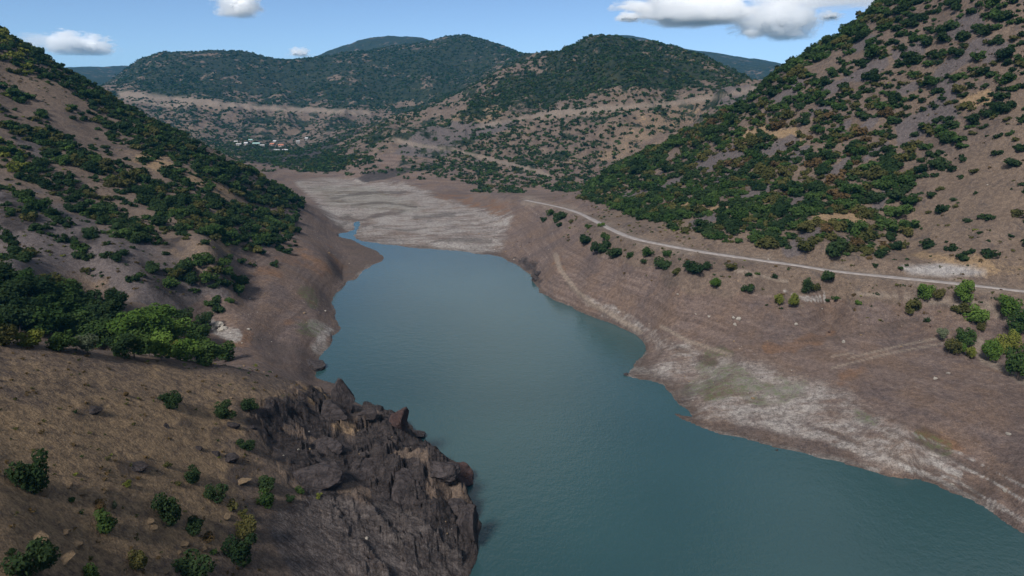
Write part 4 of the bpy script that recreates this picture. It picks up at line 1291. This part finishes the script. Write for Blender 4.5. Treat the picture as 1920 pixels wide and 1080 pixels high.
# ------------------------------------------------------------------ rocks
def rock_mesh(name, seed, sub=3, rough=.45, flat_=1.0, blocky=0.0):
    import bmesh
    bm = bmesh.new()
    bmesh.ops.create_icosphere(bm, subdivisions=sub, radius=1.0)
    co = np.array([v.co[:] for v in bm.verts])
    gg = np.random.default_rng(seed)
    d = np.ones(len(co))
    for k in range(22 if blocky else 12):    # cleave with random planes: broken faces
        nrm = gg.normal(size=3); nrm /= np.linalg.norm(nrm)
        lim_ = gg.uniform(.42, .88)
        pr_ = (co * d[:, None]) @ nrm
        d = np.where(pr_ > lim_, d * lim_ / np.maximum(pr_, 1e-6), d)
    nz = fbm(co[:, 0] * 2 + co[:, 2] * 1.3 + seed, co[:, 1] * 2 - co[:, 2] + seed * .7, 5, seed, .6)
    d = d * (1 + rough * nz)
    co = co * d[:, None]
    co[:, 2] *= flat_
    for v_, c_ in zip(bm.verts, co): v_.co = c_
    me_ = bpy.data.meshes.new(name)
    bm.to_mesh(me_); bm.free()
    if rough < .3: me_.polygons.foreach_set('use_smooth', np.zeros(len(me_.polygons), bool))
    return me_


def rock_material(name, a, b):
    t = NT(name)
    tc = t.node('ShaderNodeTexCoord').outputs['Object']
    n = t.noise(tc, 3.0, 9, .75, 1.0); n2 = t.noise(tc, 12, 5, .75)
    c = t.mix(t.ramp(n, .3, .7), a, b)
    c = t.mix(1.0, c, t.mix(n2, (.7, .7, .7, 1), (1.25, 1.25, 1.25, 1)), 'MULTIPLY')
    t.principled(c, .95, .15, t.bump(t.math('ADD', n, t.math('MULTIPLY', n2, .5)), 1.0, .5))
    return t.m


RM_D = rock_material('dark_purple_rock', (.018, .015, .016, 1), (.082, .068, .067, 1))
RM_R = rock_material('red_brown_rock', (.035, .021, .020, 1), (.085, .055, .050, 1))
RM_T = rock_material('tan_stone', (.17, .115, .07, 1), (.31, .225, .14, 1))
RM_W = rock_material('pale_stone', (.28, .25, .21, 1), (.46, .42, .37, 1))


def place_rock(name, u, v, wpx, hpx, mat, label, group, seed, depth=1.0, flat_=1.0, sink=.35, rough=.45, sub=4, zoff=0.0):
    x, y, z, r = hit(u, v)
    dist = math.hypot(r, z - H)
    sx = wpx / FPX * dist * .5 * 1.25; sz_ = hpx / FPX * dist * .5 * 1.3
    az = math.atan2(x, y)
    o = link(name, rock_mesh(name, seed, sub, rough, 1.0), mat, None, (x, y, z + sz_ * (1 - 2 * sink) + zoff), -az, (sx, sx * depth, sz_))
    return tag(o, label, 'rock' if 'outcrop' in name else 'stone', group)


G_OUT = 'rock outcrops along the edge of the spur'
for k, (u, v, wp, hp, mt, lab, dp) in enumerate((
        (644, 748, 40, 66, RM_D, 'tall grey rock knob standing at the spur edge above the lake', .8), (622, 770, 54, 34, RM_D, 'dark ledge just under the tall grey rock knob', 1.0),
        (688, 775, 30, 22, RM_D, 'small dark rock on the skyline between the knob and the red block', .9), (746, 790, 50, 46, RM_R, 'reddish block of rock jutting from the spur edge', .8),
        (718, 780, 10, 14, RM_D, 'tiny upright rock beside the reddish block', .8), (782, 812, 42, 16, RM_D, 'thin dark slab leaning out below the reddish block', .7),
        (862, 884, 58, 34, RM_R, 'overhanging red brown beak of rock above the water', .8), (820, 866, 60, 40, RM_D, 'dark rock shoulder behind the overhanging beak', 1.0),
        (880, 980, 44, 62, RM_D, 'dark crag at the waterline at the tip of the spur', .9), (850, 940, 46, 54, RM_D, 'dark crag between the beak and the waterline crag', 1.0),
        (586, 885, 86, 60, RM_D, 'bulky dark rock wall rising in the middle of the spur side', .8), (606, 836, 60, 40, RM_D, 'grey broken rock above the bulky dark wall', .9),
        (700, 880, 80, 60, RM_D, 'dark rounded buttress on the cliff facing the lake', .8), (760, 900, 70, 60, RM_D, 'second dark buttress nearer to the overhanging beak', .8),
        (590, 684, 34, 20, RM_D, 'dark wet rock in the cove behind the spur', 1.0))):
    place_rock('rock_outcrop', u, v + hp * .2, wp, hp, mt, lab, G_OUT, 300 + k, dp, 1, .62 if k in (10, 11, 12, 13, 7, 9) else .40, .24, 5)
G_BLD = 'dark boulders half buried in the spur'
for k, (u, v, wp, hp, lab) in enumerate(((170, 770, 40, 20, 'flat dark boulder on the open grassy part of the spur'), (255, 876, 44, 28, 'grey boulder beside the tiny yellow green shrub'), (432, 796, 34, 18, 'grey rock just under the two neighbouring shrubs'),
                                         (470, 800, 26, 16, 'small grey rock right of the two neighbouring shrubs'), (310, 800, 14, 26, 'narrow dark rock rib under the lone round shrub'), (368, 838, 20, 18, 'small dark boulder in mid spur above the conical shrubs'),
                                         (425, 860, 46, 30, 'broad grey boulder field block near the start of the cliff'), (400, 850, 22, 22, 'grey boulder left of the broad block near the cliff'))):
    place_rock('boulder', u, v, wp * .7, hp * .7, RM_D, lab, G_BLD, 340 + k, .9, 1, .68, .28, 4)
G_SLAB = 'pale tan slabs on the lower spur'
for k, (u, v, wp, hp, lab) in enumerate((
        (68, 1012, 30, 16, 'largest pale tan slab, upper of the slabs above the corner bush'), (120, 1000, 16, 9, 'small tan slab right of the largest one'), (118, 1045, 40, 14, 'long flat tan slab just above the corner bush'),
        (142, 1022, 22, 10, 'tan slab split by a crack above the long flat one'), (96, 1034, 16, 8, 'small tan slab left of the long flat one'), (168, 1044, 12, 8, 'round pale stone right of the long flat slab'),
        (82, 927, 18, 10, 'pale stone under the broad dark shrub'), (152, 920, 20, 8, 'flat pale stone right of the broad dark shrub'), (195, 922, 14, 8, 'pale stone alone in the open upper row'), (130, 910, 14, 8, 'smallest pale stone of the upper row'),
        (279, 977, 16, 10, 'upper pale stone of two beside the large conical shrub'), (286, 990, 16, 9, 'lower pale stone of two beside the large conical shrub'), (340, 1020, 20, 8, 'pale flat stone under the large conical shrub'),
        (334, 1036, 8, 6, 'tiny white stone under the pale flat one'), (380, 1030, 14, 8, 'pale stone beside the very small green tuft'), (310, 1070, 18, 11, 'pale stone at the bottom edge near the wide bush'),
        (452, 902, 26, 10, 'pale flat stone above the pair of wall shrubs'), (424, 967, 18, 9, 'pale stone beside the olive cluster'), (240, 1042, 16, 8, 'pale stone left of the low olive shrub'), (108, 980, 8, 5, 'tiny pale stone above the slab group'))):
    place_rock('flat_stone', u, v, wp, hp * .55, RM_T, lab, G_SLAB, 380 + k, 1.1, 1, .45, .28, 3)
G_WHITE = 'pale stones on the bare right bank'
for k, (u, v, wp, lab) in enumerate(((1386, 600, 9, 'largest white stone of the trio on the bare bank'), (1375, 597, 6, 'left stone of the white trio on the bare bank'), (1378, 609, 6, 'lowest stone of the white trio on the bare bank'),
                                     (1329, 594, 5, 'white stone alone left of the white trio'), (1492, 609, 7, 'greyish stone under the bright pair of trees'), (1582, 642, 7, 'pale stone by the orange streak on the bank'),
                                     (1778, 701, 6, 'upper pale stone on the brown slope under the thicket'), (1753, 711, 6, 'lower pale stone on the brown slope under the thicket'), (1890, 815, 7, 'white stone low on the slope near the lower track lines'),
                                     (1786, 910, 6, 'white stone close above the waterline'), (1884, 922, 6, 'pale stone close above the waterline near the picture edge'), (1305, 590, 4, 'small pale stone left of the lone white stone'))):
    place_rock('pale_stone', u, v, wp, wp * .8, RM_W, lab, G_WHITE, 420 + k, 1, 1, .3, .4, 2)
for k, (u, v, wp, lab) in enumerate(((1174, 703, 9, 'dark rock at the very tip of the sand spit'), (1375, 828, 7, 'dark rock at the waterline right of the spit'), (1456, 848, 8, 'larger dark rock further along the right waterline'),
                                     (1412, 838, 5, 'small dark rock between two waterline rocks'), (1003, 527, 16, 'dark broken rock on the shore below the road bend'), (1010, 515, 14, 'dark rock just above the shore under the road bend'))):
    place_rock('shore_rock', u, v, wp, wp * .8, RM_D, lab, 'dark rocks on the right shore', 440 + k, 1, 1, .3, .5, 2)
for k, (u, v, wp, lab) in enumerate(((404, 612, 22, 'white rock patch beside the gully grove'), (414, 620, 16, 'lower white rock below the patch beside the grove'))):
    place_rock('white_outcrop', u, v, wp, wp * .6, RM_W, lab, 'white rocks beside the grove', 450 + k, 1, 1, .4, .5, 3)


# loose stones sprinkled over the bare banks, too many to count
N4 = 9000
qa = g.uniform(-.45, .74, N4); qr = np.sqrt(g.uniform(70 ** 2, 430 ** 2, N4))
qx, qy = qr * np.sin(qa), qr * np.cos(qa); qz = ground(qx, qy)
qn = fbm(qx / 22, qy / 22, 4, 606)
qd = np.where((qz > .4) & (qz < 24), .38, np.where(qz >= 24, .14, 0)) * smooth(-.25, .4, qn)
qk = np.nonzero(g.random(N4) < qd)[0]
rp_v = [np.array([v_.co[:] for v_ in rock_mesh('stone', 700 + k, 1, .3).vertices]) for k in range(6)]
tri_ = np.array([p_.vertices[:] for p_ in rock_mesh('stone', 700, 1, .3).polygons])
vs, fs, ms = [], [], []
for n_i, i in enumerate(qk):
    q = rp_v[n_i % 6]; a_ = g.uniform(0, 6.28); sz_ = g.uniform(.12, .34) * (1 + 2.2 * g.random() ** 8)
    vs.append(np.stack([(q[:, 0] * math.cos(a_) - q[:, 1] * math.sin(a_)) * sz_ + qx[i], (q[:, 0] * math.sin(a_) + q[:, 1] * math.cos(a_)) * sz_ + qy[i], q[:, 2] * sz_ * .6 + qz[i] + sz_ * .15], 1))
    fs.append(tri_ + n_i * len(q)); ms.append(np.full(len(tri_), g.choice([0, 1, 2], p=[.5, .2, .3]), np.int32))
rme_ = make_mesh('rubble', np.concatenate(vs), np.concatenate(fs), 3)
for m_ in (RM_T, RM_W, RM_R): rme_.materials.append(m_)
rme_.polygons.foreach_set('material_index', np.concatenate(ms))
link('rubble', rme_)['kind'] = 'stuff'


# ------------------------------------------------------------------ the village beyond the mud
def plain(name, c, var=.2, rough=.85):
    t = NT(name)
    pos = t.node('ShaderNodeNewGeometry').outputs['Position']
    n = t.noise(pos, .9, 4, .6)
    t.principled(t.mix(1.0, c, t.mix(n, (1 - var,) * 3 + (1,), (1 + var,) * 3 + (1,)), 'MULTIPLY'), rough, .2)
    return t.m


WALLS = {'white': plain('white_plaster', (.27, .255, .235, 1), .08), 'stone': plain('grey_stone_wall', (.34, .29, .26, 1))}
ROOFS = {'white': plain('white_sheet_roof', (.29, .285, .28, 1), .08), 'teal': plain('pale_teal_sheet_roof', (.22, .34, .32, 1)), 'red': plain('red_tile_roof', (.36, .14, .09, 1)), 'grey': plain('grey_sheet_roof', (.42, .42, .44, 1))}
DARKW = plain('dark_window', (.03, .03, .035, 1), .1, .3)


def boxes(bl):
    vs, fs = [], []
    for (x0, x1, y0, y1, z0, z1) in bl:
        b = len(vs)
        vs += [(x0, y0, z0), (x1, y0, z0), (x1, y1, z0), (x0, y1, z0), (x0, y0, z1), (x1, y0, z1), (x1, y1, z1), (x0, y1, z1)]
        fs += [(b, b + 3, b + 2, b + 1), (b + 4, b + 5, b + 6, b + 7), (b, b + 1, b + 5, b + 4), (b + 1, b + 2, b + 6, b + 5), (b + 2, b + 3, b + 7, b + 6), (b + 3, b, b + 4, b + 7)]
    return np.array(vs, float), np.array(fs)


def house(u, v, L, W_, h_, wall, roof, label, rz):
    L, W_, h_ = L * .6, W_ * .6, h_ * .65
    x, y, z, r = hit(u, v)
    e = bpy.data.objects.new('house', None); col.objects.link(e)
    e.location = (x, y, z - .4); e.rotation_euler = (0, 0, rz)
    tag(e, label, 'house', 'houses of the village beyond the mud')
    v_, f_ = boxes([(-L / 2, L / 2, -W_ / 2, W_ / 2, 0, h_)])
    gb = len(v_)
    v_ = np.vstack([v_, [(-L / 2, 0, h_ + W_ * .26), (L / 2, 0, h_ + W_ * .26)]])
    wme_ = bpy.data.meshes.new('wall')
    wme_.from_pydata(v_.tolist(), [], [tuple(int(q) for q in f) for f in f_ if True] + [(4, 7, gb), (5, gb + 1, 6)])
    wo = link('wall', wme_, WALLS[wall], e)
    ov = .5
    rh = W_ * .26
    sl = rh / (W_ / 2)
    rvs, rfs = [], []
    for s in (-1, 1):
        b = len(rvs)
        for dz_ in (.04, .24):
            rvs += [(-L / 2 - ov, s * (W_ / 2 + ov), h_ - ov * sl + dz_), (L / 2 + ov, s * (W_ / 2 + ov), h_ - ov * sl + dz_), (L / 2 + ov, s * .0, h_ + rh + dz_), (-L / 2 - ov, s * .0, h_ + rh + dz_)]
        rfs += [(b, b + 1, b + 2, b + 3), (b + 4, b + 5, b + 6, b + 7), (b, b + 1, b + 5, b + 4), (b + 1, b + 2, b + 6, b + 5), (b + 3, b, b + 4, b + 7)]
    rme = bpy.data.meshes.new('roof'); rme.from_pydata(rvs, [], rfs)
    link('roof', rme, ROOFS[roof], e)
    nwin = max(2, int(L // 3))
    for k in range(nwin):
        cxw = -L / 2 + (k + .5) * L / nwin
        if k == nwin // 2:
            v2, f2 = boxes([(cxw - .55, cxw + .55, -W_ / 2 - .06, -W_ / 2 + .1, .3, 2.5)]); link('door', make_mesh('door', v2, f2), DARKW, e)
        else:
            v2, f2 = boxes([(cxw - .6, cxw + .6, -W_ / 2 - .05, -W_ / 2 + .1, 1.4, 2.7)]); link('window', make_mesh('window', v2, f2), DARKW, e)


for a in ((448, 273, 12, 8, 4.2, 'white', 'white', 'white house with a white roof at the village edge by the hill', .2), (462, 272, 9, 8, 5.5, 'white', 'grey', 'narrow white house with a grey roof second in the row', -.1),
          (481, 272, 18, 9, 4.5, 'white', 'teal', 'long white house under a pale teal roof in the village', .1), (492, 275, 10, 8, 4, 'white', 'white', 'low white house just below the long teal roofed one', .3),
          (511, 273, 11, 8, 4.5, 'stone', 'red', 'stone house with a red roof in the village centre', -.2), (527, 275, 13, 8, 4.5, 'stone', 'red', 'stone house with a red roof beside two pale sheds', .15),
          (519, 283, 14, 6, 3, 'stone', 'white', 'low stone shed with a white roof below the village, left one', .05), (535, 283, 12, 6, 3, 'stone', 'grey', 'low stone shed with a grey roof below the village', 0),
          (559, 270, 9, 9, 7.5, 'white', 'white', 'bright white two storey house standing apart beyond the village', .4), (575, 263, 7, 7, 6, 'white', 'grey', 'small pale house with a grey roof highest above the village', .1),
          (470, 265, 9, 7, 4.2, 'white', 'teal', 'small white house with a teal roof behind the row', .3), (516, 267, 9, 7, 4, 'stone', 'grey', 'stone house with a grey roof behind the red roofed pair', -.3),
          (443, 268, 9, 7, 4.2, 'stone', 'white', 'stone house with a white roof half hidden behind the hill', .1)):
    house(*a)

# ------------------------------------------------------------------ clouds, each a thing of its own far beyond the hills
def cloud_core_material():
    t = NT('cloud_white')
    d = t.node('ShaderNodeBsdfDiffuse'); d.inputs['Color'].default_value = (.98, .98, .98, 1)
    tr = t.node('ShaderNodeBsdfTranslucent'); tr.inputs['Color'].default_value = (.98, .98, .98, 1)
    m_ = t.node('ShaderNodeMixShader'); m_.inputs[0].default_value = .4
    t.l.new(d.outputs[0], m_.inputs[1]); t.l.new(tr.outputs[0], m_.inputs[2]); t.l.new(m_.outputs[0], t.out.inputs['Surface'])
    return t.m


def cloud_volume_material(seed, dens):
    t = NT('cloud_vapour')
    tc = t.node('ShaderNodeTexCoord').outputs['Object']
    mp = t.node('ShaderNodeMapping'); t.l.new(tc, mp.inputs['Vector']); mp.inputs['Location'].default_value = (seed * 3.1, seed * 1.7, seed)
    n = t.noise(mp.outputs[0], 1.5, 9, .68)
    ln = t.node('ShaderNodeVectorMath', operation='LENGTH'); t.l.new(tc, ln.inputs[0])
    sx = t.node('ShaderNodeSeparateXYZ'); t.l.new(tc, sx.inputs[0])
    # flat base, billowing top
    base = t.ramp(sx.outputs[2], -.62, -.30)
    rr = t.math('ADD', ln.outputs['Value'], t.math('MULTIPLY', t.math('SUBTRACT', n, .5), 3.0))
    d = t.math('MULTIPLY', t.ramp(rr, .80, .52), base)
    v = t.node('ShaderNodeVolumePrincipled')
    v.inputs['Color'].default_value = (1, 1, 1, 1)
    v.inputs['Anisotropy'].default_value = 0
    t.val(v.inputs['Density'], t.math('MULTIPLY', d, dens))
    t.l.new(v.outputs[0], t.out.inputs['Volume'])
    return t.m


CORE_M = cloud_core_material()
CD = 7200.0


def cloud(u, v, wpx, hpx, seed, label, dens=.018, core=True):
    import bmesh
    a, t_ = ray(u, v); a = float(a); t_ = float(t_)
    dist = CD * math.sqrt(1 + t_ * t_)
    e = bpy.data.objects.new('cloud', None); col.objects.link(e)
    e.location = (CD * math.sin(a), CD * math.cos(a), H + CD * t_); e.rotation_euler = (0, 0, -a)
    tag(e, label, 'cloud', 'clouds in the blue sky')
    sx = wpx / FPX * dist * .5; sz_ = hpx / FPX * dist * .5
    bm = bmesh.new(); bmesh.ops.create_icosphere(bm, subdivisions=3, radius=1.15)
    me_ = bpy.data.meshes.new('vapour'); bm.to_mesh(me_); bm.free()
    link('vapour', me_, cloud_volume_material(seed, dens), e, (0, 0, 0), 0, (sx * 1.05, sx * .8, sz_ * 1.15))
    if core:
        gg = np.random.default_rng(int(seed * 10))
        puffs = []
        nb = max(5, int(5 + 5 * (wpx / hpx - 1)))
        for k in range(nb * 3):
            px = gg.uniform(-.8, .8); px *= .55; top = .4 * (1 - abs(px) ** 1.6) * gg.uniform(.3, 1.0)
            puffs.append((px * sx, gg.uniform(-.3, .3) * sx * .6, (-.22 + top * gg.uniform(.1, 1.2)) * sz_, sz_ * gg.uniform(.10, .22) * (1.1 - .5 * abs(px))))
        vs, fs = [], []
        bm = bmesh.new(); bmesh.ops.create_icosphere(bm, subdivisions=3, radius=1.0)
        base = np.array([v_.co[:] for v_ in bm.verts]); tri = np.array([[v_.index for v_ in f_.verts] for f_ in bm.faces]); bm.free()
        for k, (a_, b_, c_, r_) in enumerate(puffs):
            dd = 1 + .34 * fbm(base[:, 0] * 2.2 + k * 3.7, base[:, 1] * 2.2 + base[:, 2] * 1.9 + k, 4, 40 + k, .6)
            q = base * dd[:, None] * r_; q[:, 0] *= 1.35; q[:, 1] *= 1.35
            fs.append(tri + sum(len(x_) for x_ in vs)); vs.append(q + np.array([a_, b_, c_]))
        link('core', make_mesh('core', np.concatenate(vs), np.concatenate(fs), 3), CORE_M, e)
    return e


cloud(450, 10, 84, 60, 3.3, 'small bright cloud alone at the top edge above the far hill')
cloud(148, 86, 110, 44, 1.1, 'low white cloud with a peaked top above the left ridge')
cloud(70, 82, 90, 30, 5.7, 'faint wispy cloud touching the left ridge', .004, False)
cloud(1462, 44, 150, 80, 2.4, 'largest and brightest cloud beside the right hill')
cloud(1300, 18, 250, 76, 8.2, 'long ragged cloud at the top edge beside the brightest one', .02)
cloud(1180, 33, 56, 22, 4.9, 'little flat white cloud left of the long ragged one', .02)
cloud(1556, 31, 44, 22, 6.6, 'little cloud between the brightest one and the right hill', .016)
cloud(562, 100, 46, 20, 7.4, 'tip of a white cloud peeking over the far ridge', .02)
cloud(1560, -6, 420, 36, 9.5, 'grey streak of cloud along the top edge near the right hill', .004, False)

# ------------------------------------------------------------------ the air of the valley
t = NT('valley_air')
va = t.node('ShaderNodeVolumePrincipled')
va.inputs['Color'].default_value = (.08, .52, 1.0, 1)
va.inputs['Density'].default_value = .000055
t.l.new(va.outputs[0], t.out.inputs['Volume'])
hv, hf = boxes([(-9300, 9300, -9300, 9300, -30, 470)])
link('haze', make_mesh('haze', hv, hf), t.m)['kind'] = 'stuff'
